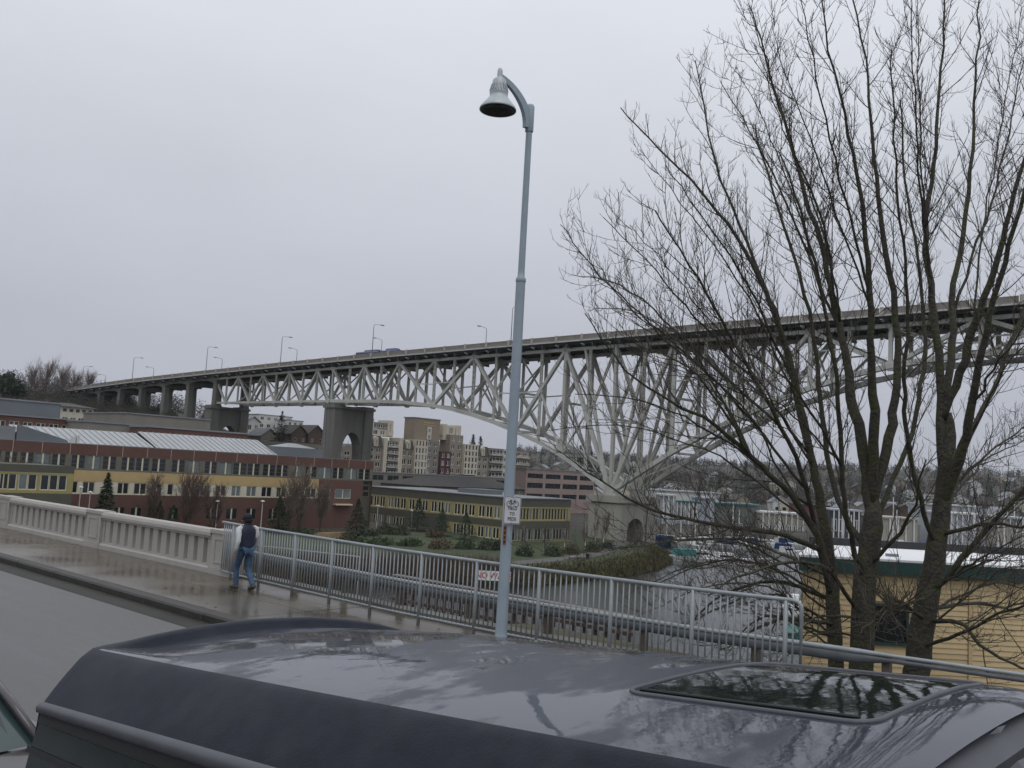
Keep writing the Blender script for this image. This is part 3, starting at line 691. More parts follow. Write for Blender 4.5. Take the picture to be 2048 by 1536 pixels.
MB().box(-0.028,0.028,-0.004,0.0,-0.17,0.17).build('strip', M('orange_strip', (0.26,0.085,0.04), 0.5, 0.2, 20), st)
for z in (0.12,0.04,-0.04,-0.12): MB().box(-0.018,0.018,-0.0055,-0.004,z-0.022,z+0.022).build('character_block', signk, st)

# timber fender in the canal with its notice
timber = M('dark_red_timber', (0.075,0.045,0.038), 0.85, 0.35, 0.8, stain=0.5, stain_col=(0.03,0.025,0.022), bump=0.4)
fd = thing('timber_fender', 'dark red timber pile fender standing in the canal below the street', 'fender', W(64,69.5,WZ), ROT)
for i in range(26): MB().tube([(0.35-i*0.0,-16+i*1.25,-2),(0.35,-16+i*1.25,3.1+random.uniform(-0.2,0.25))], 0.19, 8).build('pile', timber, fd, True)
for z in (0.6,1.7,2.7): MB().box(-0.1,0.16,-16.5,16,z,z+0.32).build('waler', timber, fd)
MB().box(-0.1,0.9,-16.5,16,3.25,3.4).build('cap_plank', M('grey_plank', (0.17,0.15,0.14), 0.85, 0.25, 1.0), fd)
nw = thing('no_wake_sign', 'white NO WAKE sign with red letters above the timber fender', 'sign', tuple(at(987,1152,94)), R(0))
MB().box(-1.72,1.72,0,0.06,-0.47,0.47).build('board', white, nw)
text_mesh('NO WAKE', 0.82, 'lettering', M('sign_red', (0.42,0.02,0.03), 0.5), nw, (0,-0.012,0.0), sx=0.92, font_bold=0.012)
for x in (-1.4,1.4): MB().box(x-0.07,x+0.07,0.062,0.18,-5.0,0.47).build('support', timber, nw)

# ================================================================== PERSON
per = thing('person', 'person in navy vest, white sleeves, jeans and dark cap walking away past the fence', 'person', (-6.0,21.95,0.0), ROT-R(4))
def skin(name, verts, edges, rads, mat, parent, sub=2, root=0):
    me = bpy.data.meshes.new(name); me.from_pydata(verts, edges, []); me.materials.append(mat)
    o = put(name, me, parent); mo = o.modifiers.new('skin', 'SKIN')
    for i, sv in enumerate(me.skin_vertices[0].data):
        r_ = rads[i]; sv.radius = (r_, r_) if not isinstance(r_, tuple) else r_; sv.use_root = (i == root)
    mo.use_smooth_shade = True; mo.branch_smoothing = 0.6
    ms = o.modifiers.new('sub', 'SUBSURF'); ms.levels = sub; ms.render_levels = sub; return o
skin_m = M('skin', (0.36,0.19,0.13), 0.55, 0.08, 8); denim = M('blue_denim', (0.055,0.10,0.165), 0.9, 0.3, 9, bump=0.3); vest_m = M('navy_vest', (0.018,0.022,0.048), 0.75, 0.2, 6, bump=0.3)
shirt_m = M('white_sleeve', (0.55,0.56,0.56), 0.85, 0.08, 8, bump=0.2); shoe_m = M('brown_shoe', (0.06,0.05,0.035), 0.6, 0.25, 10); hair_m = M('dark_hair', (0.015,0.012,0.01), 0.7)
# joints: x right, y forward
LF_ = dict(hip=(-0.10,0.0,0.93), knee=(-0.10,0.20,0.52), ank=(-0.10,0.16,0.11), toe=(-0.11,0.36,0.05))
RF_ = dict(hip=(0.10,0.0,0.93), knee=(0.11,0.03,0.49), ank=(0.11,-0.28,0.16), toe=(0.12,-0.10,0.04))
LA = dict(sh=(-0.215,0.0,1.42), el=(-0.265,-0.10,1.14), wr=(-0.285,-0.04,0.88))
RA = dict(sh=(0.215,0.0,1.42), el=(0.255,-0.02,1.13), wr=(0.245,0.14,0.90))
V = []; E_ = []; RD = []
def av(p, r, par=None):
    V.append(p); RD.append(r)
    if par is not None: E_.append((par, len(V)-1))
    return len(V)-1
pel = av((0,0,0.97), 0.14); ch = av((0,0.01,1.22), 0.14, pel); nb = av((0,0.0,1.43), 0.10, ch); nk = av((0,0.01,1.50), 0.058, nb)
h1 = av((-0.01,0.03,1.57), 0.075, nk); h2 = av((-0.012,0.03,1.65), 0.088, h1); h3 = av((-0.012,0.02,1.71), 0.07, h2)
for A_ in (LA, RA):
    s_ = av(A_['sh'], 0.045, nb); e_ = av(A_['el'], 0.030, s_); w_ = av(A_['wr'], 0.023, e_)
    wx, wy, wz = A_['wr']; pm_ = av((wx, wy+0.02, wz-0.075), 0.034, w_)
    for k, (dx, dy, L_f) in enumerate(((-0.028,0.0,0.075),(-0.01,0.012,0.085),(0.01,0.015,0.08),(0.026,0.01,0.065))):
        f1 = av((wx+dy, wy+0.03+dx*0.9, wz-0.12), 0.0095, pm_); av((wx+dy*1.5+(-0.012 if wx > 0 else 0.012), wy+0.045+dx*1.0, wz-0.12-L_f*0.85), 0.008, f1)
    th = av((wx, wy+0.06, wz-0.07), 0.011, pm_); av((wx, wy+0.085, wz-0.115), 0.009, th)
for B_ in (LF_, RF_):
    a_ = av(B_['hip'], 0.085, pel); b_ = av(B_['knee'], 0.055, a_); c_ = av(B_['ank'], 0.04, b_); av(B_['toe'], 0.035, c_)
body = skin('body', V, E_, RD, skin_m, per, 2, 0)
jv = [(0,0,0.98)]; je = []; jr = [(0.165,0.125)]
for B_ in (LF_, RF_):
    for i, (k_, r_) in enumerate((('hip',0.108),('knee',0.080),('ank',0.066))):
        jv.append(B_[k_] if k_ != 'ank' else tuple(Vector(B_[k_])-Vector((0,0,0.05)))); jr.append(r_); je.append((0 if i == 0 else len(jv)-2, len(jv)-1))
skin('jeans', jv, je, jr, denim, per, 2, 0)
for A_ in (LA, RA):
    s_, e_, w_ = (Vector(A_[k_]) for k_ in ('sh','el','wr'))
    MB().tube([s_+Vector((0,0,0.03))+ (Vector((0.06,0,0)) if s_.x < 0 else Vector((-0.06,0,0))), s_, lerp(s_,e_,0.5), e_, lerp(e_,w_,0.55), lerp(e_,w_,0.98)], [0.06,0.070,0.064,0.058,0.052,0.040], 14).build('sleeve', shirt_m, per, True)
vb = MB(); rows = [(0.93,0.175,0.135,0.0),(0.98,0.185,0.14,0.0),(1.1,0.182,0.135,0.0),(1.22,0.195,0.14,0.01),(1.34,0.205,0.14,0.0),(1.42,0.185,0.125,-0.005),(1.475,0.125,0.095,-0.005),(1.51,0.085,0.085,0.0),(1.545,0.088,0.09,0.005)]
for z, rx, ry, oy in rows:
    for k in range(20):
        a = k*2*math.pi/20; vb.v.append((rx*math.copysign(abs(math.cos(a))**0.8, math.cos(a)), oy+ry*math.copysign(abs(math.sin(a))**0.9, math.sin(a)), z))
for i in range(len(rows)-1):
    for k in range(20): vb.f.append((i*20+k, i*20+(k+1)%20, (i+1)*20+(k+1)%20, (i+1)*20+k))
vb.f.append(tuple(reversed(range(20)))); vb.build('vest', vest_m, per, True)
for B_ in (LF_, RF_):
    a_ = Vector(B_['ank']); t_ = Vector(B_['toe']); hl = a_+Vector((0,-0.06,-0.06))
    sh = MB().tube([hl+Vector((0,-0.02,0.0)), hl+Vector((0,0.02,0.02)), lerp(a_,t_,0.4)+Vector((0,0,-0.02)), lerp(a_,t_,0.8)+Vector((0,0,0.0)), t_+Vector((0,0.03,0.0)), t_+Vector((0,0.06,-0.01))], [0.025,0.05,0.055,0.048,0.04,0.02], 12).build('shoe', shoe_m, per, True)
hd = thing('x','x','x') if False else None
MB().lathe([(0.0,0.12),(0.05,0.112),(0.085,0.085),(0.103,0.04),(0.106,0.0),(0.1,-0.005)], 18, (-0.012,0.02,1.665)).build('cap', M('dark_cap', (0.012,0.014,0.024), 0.8), per, True)
MB().add([(-0.11,0.05,1.672),(-0.08,0.10,1.675),(-0.16,0.15,1.66),(-0.185,0.09,1.66),(-0.11,0.05,1.664),(-0.08,0.10,1.667),(-0.16,0.15,1.652),(-0.185,0.09,1.652)],[(0,1,2,3),(7,6,5,4),(0,4,5,1),(1,5,6,2),(2,6,7,3),(3,7,4,0)]).build('cap_brim', MATS['dark_cap'], per)
MB().lathe([(0.098,0.0),(0.102,-0.04),(0.09,-0.09),(0.07,-0.11)], 16, (0.0,0.0,1.665)).build('hair', hair_m, per, True)
MB().tube([(-0.095,0.085,1.60),(-0.118,0.098,1.595),(-0.100,0.095,1.578)], [0.012,0.014,0.01], 8).build('nose', skin_m, per, True)
MB().beam((-0.095,0.035,1.635),(-0.10,0.11,1.635),0.012,0.035).build('glasses', signk, per)
for s in (-1,1): MB().tube([(-0.005+0.0*s,-0.0+s*0.0,1.60),(0.0,0,1.61)], 0.01, 6).build('ear', skin_m, per) if s < 0 else None

# ================================================================== VAN   local x = L forward, y = w across, z from the road
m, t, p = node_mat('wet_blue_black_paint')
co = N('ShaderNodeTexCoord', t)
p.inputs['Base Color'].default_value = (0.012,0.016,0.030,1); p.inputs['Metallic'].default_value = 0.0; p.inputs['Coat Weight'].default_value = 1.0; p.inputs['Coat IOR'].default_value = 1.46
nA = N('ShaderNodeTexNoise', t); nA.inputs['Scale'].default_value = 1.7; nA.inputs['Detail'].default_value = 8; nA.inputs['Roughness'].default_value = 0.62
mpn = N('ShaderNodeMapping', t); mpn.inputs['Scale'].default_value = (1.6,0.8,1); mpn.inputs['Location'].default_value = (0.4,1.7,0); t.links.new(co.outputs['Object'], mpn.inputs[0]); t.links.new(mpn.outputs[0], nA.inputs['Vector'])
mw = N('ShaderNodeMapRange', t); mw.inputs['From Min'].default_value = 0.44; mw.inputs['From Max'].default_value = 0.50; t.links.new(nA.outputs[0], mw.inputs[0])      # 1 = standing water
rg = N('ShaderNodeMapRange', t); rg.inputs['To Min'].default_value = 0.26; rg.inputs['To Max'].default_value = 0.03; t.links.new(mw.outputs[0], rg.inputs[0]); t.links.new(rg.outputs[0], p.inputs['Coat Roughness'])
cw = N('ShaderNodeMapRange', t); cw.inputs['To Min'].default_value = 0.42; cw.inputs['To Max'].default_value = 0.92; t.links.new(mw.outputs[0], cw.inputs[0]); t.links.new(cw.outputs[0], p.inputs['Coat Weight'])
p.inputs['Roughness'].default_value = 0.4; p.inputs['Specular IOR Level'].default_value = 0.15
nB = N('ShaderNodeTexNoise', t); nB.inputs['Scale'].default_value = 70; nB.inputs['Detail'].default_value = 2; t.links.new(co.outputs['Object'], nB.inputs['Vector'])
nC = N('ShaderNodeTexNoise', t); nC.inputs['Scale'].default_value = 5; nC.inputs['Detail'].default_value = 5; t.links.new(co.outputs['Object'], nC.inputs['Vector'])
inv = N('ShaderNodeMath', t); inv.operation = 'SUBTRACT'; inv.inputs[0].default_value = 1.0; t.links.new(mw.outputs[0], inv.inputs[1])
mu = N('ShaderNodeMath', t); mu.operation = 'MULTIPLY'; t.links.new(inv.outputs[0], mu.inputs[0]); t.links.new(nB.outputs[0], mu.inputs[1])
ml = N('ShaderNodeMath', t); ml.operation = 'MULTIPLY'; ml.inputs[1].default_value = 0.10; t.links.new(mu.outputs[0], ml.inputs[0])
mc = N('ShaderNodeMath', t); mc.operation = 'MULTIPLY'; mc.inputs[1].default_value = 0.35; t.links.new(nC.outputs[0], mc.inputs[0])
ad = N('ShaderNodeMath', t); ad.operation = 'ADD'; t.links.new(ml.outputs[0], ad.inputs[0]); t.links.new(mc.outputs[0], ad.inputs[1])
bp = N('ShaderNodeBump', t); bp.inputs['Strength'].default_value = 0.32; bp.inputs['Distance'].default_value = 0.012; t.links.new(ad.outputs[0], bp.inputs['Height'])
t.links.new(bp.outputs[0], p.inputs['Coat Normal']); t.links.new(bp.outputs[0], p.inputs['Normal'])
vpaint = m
vside = M('dusty_shaded_blue_black_paint', (0.007,0.010,0.019), 0.45, 0.35, 14, bump=0.10, bscale=140, spec=0.18, coat=0.0, stain=0.6, stain_col=(0.024,0.026,0.033))  # darkened copy of the van paint: side shade put in the colour, plus pale blotches
trim = M('grey_trim', (0.065,0.066,0.078), 0.45, 0.15, 6); tint = M('tinted_glass', (0.012,0.02,0.022), 0.12, 0.25, 12, spec=0.6)
bronze = M('beige_trim', (0.22,0.19,0.17), 0.5, 0.1, 5)
van = thing('van', 'dark blue black high roof van with wet roof and glass sunroof in the foreground', 'van', W(3.5,1.68,-0.15), ROT-math.pi/2)
def rz_(L): return 2.47+0.09*L                                  # crease height over the road
LS = [-0.42,-0.36,-0.25,-0.1,0.05,0.3,0.7,1.1,1.5,1.9,2.3,2.6,2.78,2.88]
def rear_off(w):                                                # bow of the rear edge in plan
    k = (w-0.80)/1.1; return 0.0 if False else -0.34*(1-k*k)
WSEC = [(-0.21,-0.17),(-0.155,-0.115),(-0.08,-0.048),(-0.035,-0.015),(-0.016,-0.005),(0.0,0.0),(0.03,0.003),(0.06,0.006),(0.25,0.018),(0.5,0.028),(0.8,0.032),(1.1,0.022),(1.32,-0.002),(1.45,-0.026),(1.56,-0.057),(1.68,-0.10),(1.80,-0.135),(1.87,-0.17)]
SUN = (2.05,2.69,0.44,1.29)
mb = MB(); Ls = [0,0.05,0.12,0.25,0.5,0.8,1.1,1.4,1.7,2.0,2.04,2.70,2.76,2.82,2.88]
Wd = []
for (a, b) in zip(WSEC, WSEC[1:]):
    Wd.append(a)
WS = WSEC+[(0.42,0.0255),(1.30,0.0102)]; WS = sorted(set(WS))
def wz(w): return interp(sorted(WSEC), w)
ws = sorted(set([a for a, b in WSEC]+[0.42,1.30]))
def Lpos(i, w):
    k = Ls[i]/2.88; return Ls[i]+rear_off(w)*(1-k)**3*0.9
for i in range(len(Ls)):
    for w in ws:
        L = Lpos(i, w); dz = 0.0
        gq = max(0, min(1, w/0.22, (1.58-w)/0.22)); gq = gq*gq*(3-2*gq); dz = -0.048*gq*max(0, 1-Ls[i]/0.9)**1.6
        if Ls[i] > 2.76: dz = -0.03*((Ls[i]-2.76)/0.12)**2
        mb.v.append((L, w, rz_(Ls[i])+wz(w)+dz))
nw_ = len(ws)
for i in range(len(Ls)-1):
    for j in range(nw_-1):
        if Ls[i] >= 2.03 and Ls[i+1] <= 2.71 and ws[j] >= 0.41 and ws[j+1] <= 1.31: continue
        mb.f.append((i*nw_+j, (i+1)*nw_+j, (i+1)*nw_+j+1, i*nw_+j+1))
mbs = MB(); mbs.v = list(mb.v); jz = ws.index(0.0)
allf = list(mb.f)
def keep(m_, fs):
    used = sorted({i for f in fs for i in f}); mp2 = {o_: n_ for n_, o_ in enumerate(used)}; m_.v = [m_.v[i] for i in used]; m_.f = [tuple(mp2[i] for i in f) for f in fs]
keep(mbs, [f for f in allf if f[0] % nw_ < jz]); keep(mb, [f for f in allf if f[0] % nw_ >= jz])
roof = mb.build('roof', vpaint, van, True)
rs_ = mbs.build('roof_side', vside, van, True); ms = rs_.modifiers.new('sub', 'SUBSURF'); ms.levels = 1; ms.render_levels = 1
ms = roof.modifiers.new('sub', 'SUBSURF'); ms.levels = 1; ms.render_levels = 2
# rear lip: raised rim along the bowed rear edge
mb = MB(); k = 40; prof_ = [(0.10,0.002),(0.060,0.010),(0.042,0.034),(0.02,0.044),(0.0,0.045),(-0.04,0.032),(-0.07,-0.02),(-0.10,-0.16)]
for i in range(k+1):
    w = lerp(-0.205,1.86,i/k); e_ = max(0.0, min(1.0, min(w+0.02, 1.62-w)/0.22))
    for a, b in prof_: mb.v.append((rear_off(w)*0.9+a, w, rz_(0)+wz(w)+(b*(e_ if b > 0 else 1))-0.046*e_))
q = len(prof_)
for i in range(k):
    for j in range(q-1): mb.f.append((i*q+j, (i+1)*q+j, (i+1)*q+j+1, i*q+j+1))
mb.build('rear_lip', vside, van, True)  # darkened paint copy stands in for the lip's shading
# sides: rail, glass, belt trim, lower body
def side_strip(name, mat, sec, L0, L1, mirror, parent=van, smooth=True):
    mb = MB(); k = 10
    for i in range(k+1):
        L = lerp(L0, L1, i/k)
        for w, dz, sl_ in sec:
            w += 0.06
            ww = w if not mirror else 1.60-w
            mb.v.append((L, ww, dz+0.06*L*sl_+0.0))
    q = len(sec)
    for i in range(k):
        for j in range(q-1): mb.f.append((i*q+j, (i+1)*q+j, (i+1)*q+j+1, i*q+j+1))
    return mb.build(name, mat, parent, smooth)
for mir in (0, 1):
    side_strip('drip_rail', trim, [(-0.262,2.318,1.5),(-0.278,2.314,1.5),(-0.288,2.303,1.45),(-0.286,2.284,1.4),(-0.27,2.276,1.35)], -0.10, 2.95, mir)
    side_strip('gasket', blackm, [(-0.268,2.280,1.35),(-0.278,2.245,1.15)], -0.10, 2.95, mir)
    side_strip('side_glass_upper', tint, [(-0.280,2.245,1.15),(-0.300,2.165,1.1)], -0.08, 2.95, mir)
    side_strip('gasket', blackm, [(-0.303,2.168,1.1),(-0.309,2.146,1.05)], -0.10, 2.95, mir)
    side_strip('side_glass', tint, [(-0.306,2.147,1.05),(-0.40,1.62,0.5)], -0.07, 2.95, mir)
    side_strip('belt_trim', bronze, [(-0.395,1.66,0.5),(-0.43,1.65,0.4),(-0.44,1.60,0.3),(-0.41,1.56,0.2)], -0.12, 2.95, mir)
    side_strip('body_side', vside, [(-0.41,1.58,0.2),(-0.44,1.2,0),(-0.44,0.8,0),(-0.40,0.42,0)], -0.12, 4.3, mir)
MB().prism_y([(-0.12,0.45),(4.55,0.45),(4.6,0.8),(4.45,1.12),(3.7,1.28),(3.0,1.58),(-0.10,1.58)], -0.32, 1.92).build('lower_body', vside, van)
MB().box(-0.06,2.9,-0.14,1.74,1.60,2.20).build('cabin_interior', M('dark_interior', (0.01,0.01,0.012), 0.8), van)
MB().prism_y([(-0.085,1.6),(-0.02,2.27),(0.02,2.27),(-0.045,1.6)], -0.2, 1.8).build('rear_window', tint, van)
ws_ = MB(); ws_.add([(2.86,-0.16,rz_(2.88)-0.10),(2.86,1.76,rz_(2.88)-0.10),(3.72,1.9,1.30),(3.72,-0.3,1.30),(2.86,0.8,rz_(2.88)-0.02),(3.78,0.8,1.33)],[(0,3,5,4),(4,5,2,1)])
ws_.build('windshield', M('windshield_glass', (0.02,0.028,0.03), 0.04, 0.2, 2, spec=0.6), van)
MB().prism_y([(2.80,rz_(2.88)-0.085),(2.90,rz_(2.88)-0.105),(2.91,rz_(2.88)-0.06),(2.84,rz_(2.88)-0.012)], -0.12, 1.70).build('header_rail', trim, van)
for s_ in (-0.42,1.86):
    for x in (0.75,3.75):
        wh = MB().tube([(x,s_,0.36),(x,s_+0.22,0.36)], 0.36, 20).build('wheel', blackm, van); MB().tube([(x,s_-0.01,0.36),(x,s_+0.23,0.36)], 0.2, 16).build('rim', galv, wh)
# sunroof
def roof_pt(L, w, up=0.0): return (L, w, rz_(L)+wz(w)+up)
sgm, t, p = node_mat('sunroof_glass'); p.inputs['Base Color'].default_value = (0.008,0.014,0.013,1); p.inputs['Roughness'].default_value = 0.03; p.inputs['Specular IOR Level'].default_value = 0.85
n_ = N('ShaderNodeTexNoise', t); n_.inputs['Scale'].default_value = 14; n_.inputs['Detail'].default_value = 4; co = N('ShaderNodeTexCoord', t); t.links.new(co.outputs['Object'], n_.inputs['Vector'])
b_ = N('ShaderNodeBump', t); b_.inputs['Strength'].default_value = 0.10; b_.inputs['Distance'].default_value = 0.006; t.links.new(n_.outputs[0], b_.inputs['Height']); t.links.new(b_.outputs[0], p.inputs['Normal'])
L0, L1, w0, w1 = SUN
sr = MB()
for i in range(9):
    for j in range(9): sr.v.append(roof_pt(lerp(L0,L1,i/8), lerp(w0,w1,j/8), 0.001))
for i in range(8):
    for j in range(8): sr.f.append((i*9+j, (i+1)*9+j, (i+1)*9+j+1, i*9+j+1))
sun_o = sr.build('sunroof', sgm, van, True)
fr = [];
for cx, cy, a0 in ((L1-0.05,w1-0.05,0),(L0+0.05,w1-0.05,90),(L0+0.05,w0+0.05,180),(L1-0.05,w0+0.05,270)):
    for k in range(6): a = R(a0+90*k/5); fr.append((cx+0.062*math.cos(a), cy+0.062*math.sin(a)))
fr.append(fr[0]); fr2 = []
for a, b in zip(fr, fr[1:]):
    fr2 += [(lerp(a[0],b[0],k/4), lerp(a[1],b[1],k/4)) for k in range(4)]
fr2.append(fr2[0])
MB().tube([roof_pt(a, b, 0.0005) for a, b in fr2], 0.0075, 8, False).build('seal', trim, sun_o, True)
MB().tube([roof_pt(lerp(L0,L1,0.02), lerp(w0,w1,0.04), 0.003), roof_pt(lerp(L0,L1,0.95), lerp(w0,w1,0.04), 0.003)], 0.004, 6).build('drain_edge', blackm, sun_o)

# ================================================================== SEDAN behind the van
sed = thing('sedan', 'dark green grey sedan at lower left, only its windscreen edge in view', 'car', W(3.5,1.68,-0.15), ROT-math.pi/2)
spaint = M('dark_plum_car_paint', (0.020,0.014,0.015), 0.3, 0.1, 3, coat=0.8); wsg = M('green_tinted_windscreen', (0.035,0.058,0.058), 0.06, 0.25, 2.0, spec=0.6)
def sec_(L0, L1, prof, nm, mat):
    return MB().prism_y(prof, L0, L1).build(nm, mat, sed)
MB().prism_y([(-7.6,0.35),(-2.55,0.35),(-2.45,0.7),(-2.6,0.86),(-3.8,1.02),(-7.4,1.08),(-7.7,0.7)], -0.22, 1.52).build('body', spaint, sed)
g = MB(); g.add([(-3.82,1.30,1.03),(-3.82,-0.0,1.03),(-3.72,0.65,1.03),(-4.75,1.12,1.50),(-4.75,0.18,1.50),(-4.68,0.65,1.52)],[(1,2,5,4),(2,0,3,5)]); g.build('windscreen', wsg, sed, True)
for w0_, w1_ in ((1.33,1.14),(-0.03,0.16)): MB().tube([(-3.74,w0_,1.02),(-4.2,lerp(w0_,w1_,0.5),1.27),(-4.76,w1_,1.52)], 0.035, 8).build('a_pillar', spaint, sed, True)
MB().prism_y([(-6.6,1.08),(-6.0,1.50),(-4.76,1.52),(-3.84,1.05)], 0.16, 1.14).build('cabin_glass', tint, sed)
MB().prism_y([(-6.1,1.50),(-6.0,1.54),(-4.9,1.56),(-4.7,1.52)], 0.1, 1.2).build('roof', spaint, sed)
MB().tube([(-3.9,0.35,1.045),(-3.95,1.15,1.05)], 0.012, 6).build('wiper', blackm, sed)
MB().box(-4.12,-3.98,1.44,1.64,1.02,1.14).build('mirror', spaint, sed)
for s_ in (-0.24,1.34):
    for x in (-6.7,-3.2):
        wh = MB().tube([(x,s_,0.32),(x,s_+0.2,0.32)], 0.32, 18).build('wheel', blackm, sed); MB().tube([(x,s_-0.01,0.32),(x,s_+0.21,0.32)], 0.18, 14).build('rim', galv, wh)

# ================================================================== YELLOW BOATHOUSE
yel = M('yellow_siding', (0.66,0.51,0.29), 0.75, 0.06, 1.2, stain=0.4, stain_col=(0.40,0.30,0.17), streak=True); grn = M('dark_green_fascia', (0.022,0.062,0.056), 0.6, 0.12, 1.5)
roofw = M('white_membrane_roof', (0.80,0.80,0.80), 0.55, 0.03, 0.8)
yb = thing('yellow_boathouse', 'yellow clapboard building with white flat roof and dark green fascia behind the trees', 'building', (7.72,24.05,0), R(1.0))
def skew(mb_, x0, x1, y0, y1, z0, z1, k_=0.42): return mb_.add([(x0+k_*y0,y0,z0),(x1,y0,z0),(x1,y1,z0),(x0+k_*y1,y1,z0),(x0+k_*y0,y0,z1),(x1,y0,z1),(x1,y1,z1),(x0+k_*y1,y1,z1)],[(0,3,2,1),(4,5,6,7),(0,1,5,4),(1,2,6,5),(2,3,7,6),(3,0,4,7)])
skew(MB(),0.03,19,0.05,6.0,-13,1.02).build('wall_core', yel, yb)
WX0, WX1, WZ0, WZ1 = 1.80, 2.70, -0.72, 0.20
bds = []
zb = 1.0; nb_ = 0; bme = {}
while zb > -3.0:
    for x0, x1 in ((0.09,4.30),(4.42,10.3),(10.42,19.0)):
        segs = [(x0,x1)]
        if x0 < WX0 < x1 and zb-0.136 < WZ1+0.05 and zb > WZ0-0.05: segs = [(x0,WX0-0.06),(WX1+0.06,x1)]
        for a, b in segs:
            key = round(b-a,3)
            if key not in bme: o = MB().prism_x([(0.0,0.0),(0.046,0.0),(0.046,0.150),(0.024,0.150)], 0, b-a).build('clapboard', yel, yb); bme[key] = o.data
            else: o = put('clapboard', bme[key], yb)
            o.location = (a,0,zb-0.14+0.0); o.rotation_euler = (0,0,0)
    zb -= 0.136
for x in (0.0,4.31,10.31): MB().box(x,x+0.105,-0.025,0.045,-3.1,1.01).build('trim_board', yel, yb)
MB().box(-0.12,19.1,-0.16,-0.05,1.0,1.34).build('fascia', grn, yb)
skew(MB(),-0.13,19.1,-0.16,4.6,1.345,1.40).build('roof', roofw, yb)
MB().box(1.8,19.1,4.6,4.78,1.30,1.62).build('parapet', M('black_parapet_cap', (0.02,0.022,0.026), 0.5), yb)
for x in (2.6,4.9,8.2): MB().box(x,x+0.28,0.9,1.1,1.40,1.47).build('roof_vent', M('grey_vent', (0.2,0.2,0.21), 0.5), yb)
w_ = MB().box(WX0-0.06,WX1+0.06,-0.03,0.03,WZ0-0.06,WZ0).box(WX0-0.06,WX1+0.06,-0.03,0.03,WZ1,WZ1+0.06).box(WX0-0.06,WX0,-0.03,0.03,WZ0,WZ1).box(WX1,WX1+0.06,-0.03,0.03,WZ0,WZ1).build('window_frame', grn, yb)
MB().box(WX0,WX1,0.02,0.045,WZ0,WZ1).build('pane', glass, w_)
# ================================================================== TREES
rnd = random.Random(5)
m, t, p = node_mat('mossy_bark')
co = N('ShaderNodeTexCoord', t); n1 = N('ShaderNodeTexNoise', t); n1.inputs['Scale'].default_value = 3.2; n1.inputs['Detail'].default_value = 7; t.links.new(co.outputs['Object'], n1.inputs['Vector'])
rp = N('ShaderNodeValToRGB', t); t.links.new(n1.outputs[0], rp.inputs[0]); rp.color_ramp.elements[0].position = 0.35; rp.color_ramp.elements[0].color = (0.040,0.036,0.028,1); rp.color_ramp.elements[1].position = 0.68; rp.color_ramp.elements[1].color = (0.056,0.062,0.018,1)
e = rp.color_ramp.elements.new(0.5); e.color = (0.058,0.053,0.039,1)
t.links.new(rp.outputs[0], p.inputs['Base Color']); p.inputs['Roughness'].default_value = 0.85
n2 = N('ShaderNodeTexNoise', t); n2.inputs['Scale'].default_value = 13; n2.inputs['Detail'].default_value = 8; t.links.new(co.outputs['Object'], n2.inputs['Vector'])
bp = N('ShaderNodeBump', t); bp.inputs['Strength'].default_value = 1.0; bp.inputs['Distance'].default_value = 0.06; t.links.new(n2.outputs[0], bp.inputs['Height']); t.links.new(bp.outputs[0], p.inputs['Normal'])
bark = m
twig_m = M('brown_twig_bark', (0.070,0.058,0.046), 0.8, 0.3, 4)
def smooth_path(pts, k=4):
    out_ = []; n = len(pts)
    for i in range(n-1):
        p0, p1, p2, p3 = pts[max(i-1,0)], pts[i], pts[i+1], pts[min(i+2,n-1)]
        for j in range(k):
            s = j/k; out_.append(0.5*((2*p1)+(p2-p0)*s+(2*p0-5*p1+4*p2-p3)*s*s+(3*p1-p0-3*p2+p3)*s*s*s))
    out_.append(pts[-1]); return out_
def rv(r=rnd): return Vector((r.gauss(0,1), r.gauss(0,1), r.gauss(0,1))).normalized()
def curve_branch(p, d, L, up, wig, nseg, r):
    pts = [p]; d = d.normalized(); st = L/nseg
    for i in range(nseg):
        d = (d+Vector((0,0,up))*(1.0/nseg)+rv(r)*wig).normalized(); p = p+d*st; pts.append(p)
    return pts
def side_dir(d, ang, r, upb=0.25):
    a = d.orthogonal().normalized(); b = d.cross(a); ph = r.uniform(0, 2*math.pi)
    q = a*math.cos(ph)+b*math.sin(ph)
    return (d*math.cos(ang)+q*math.sin(ang)+Vector((0,0,upb))).normalized()
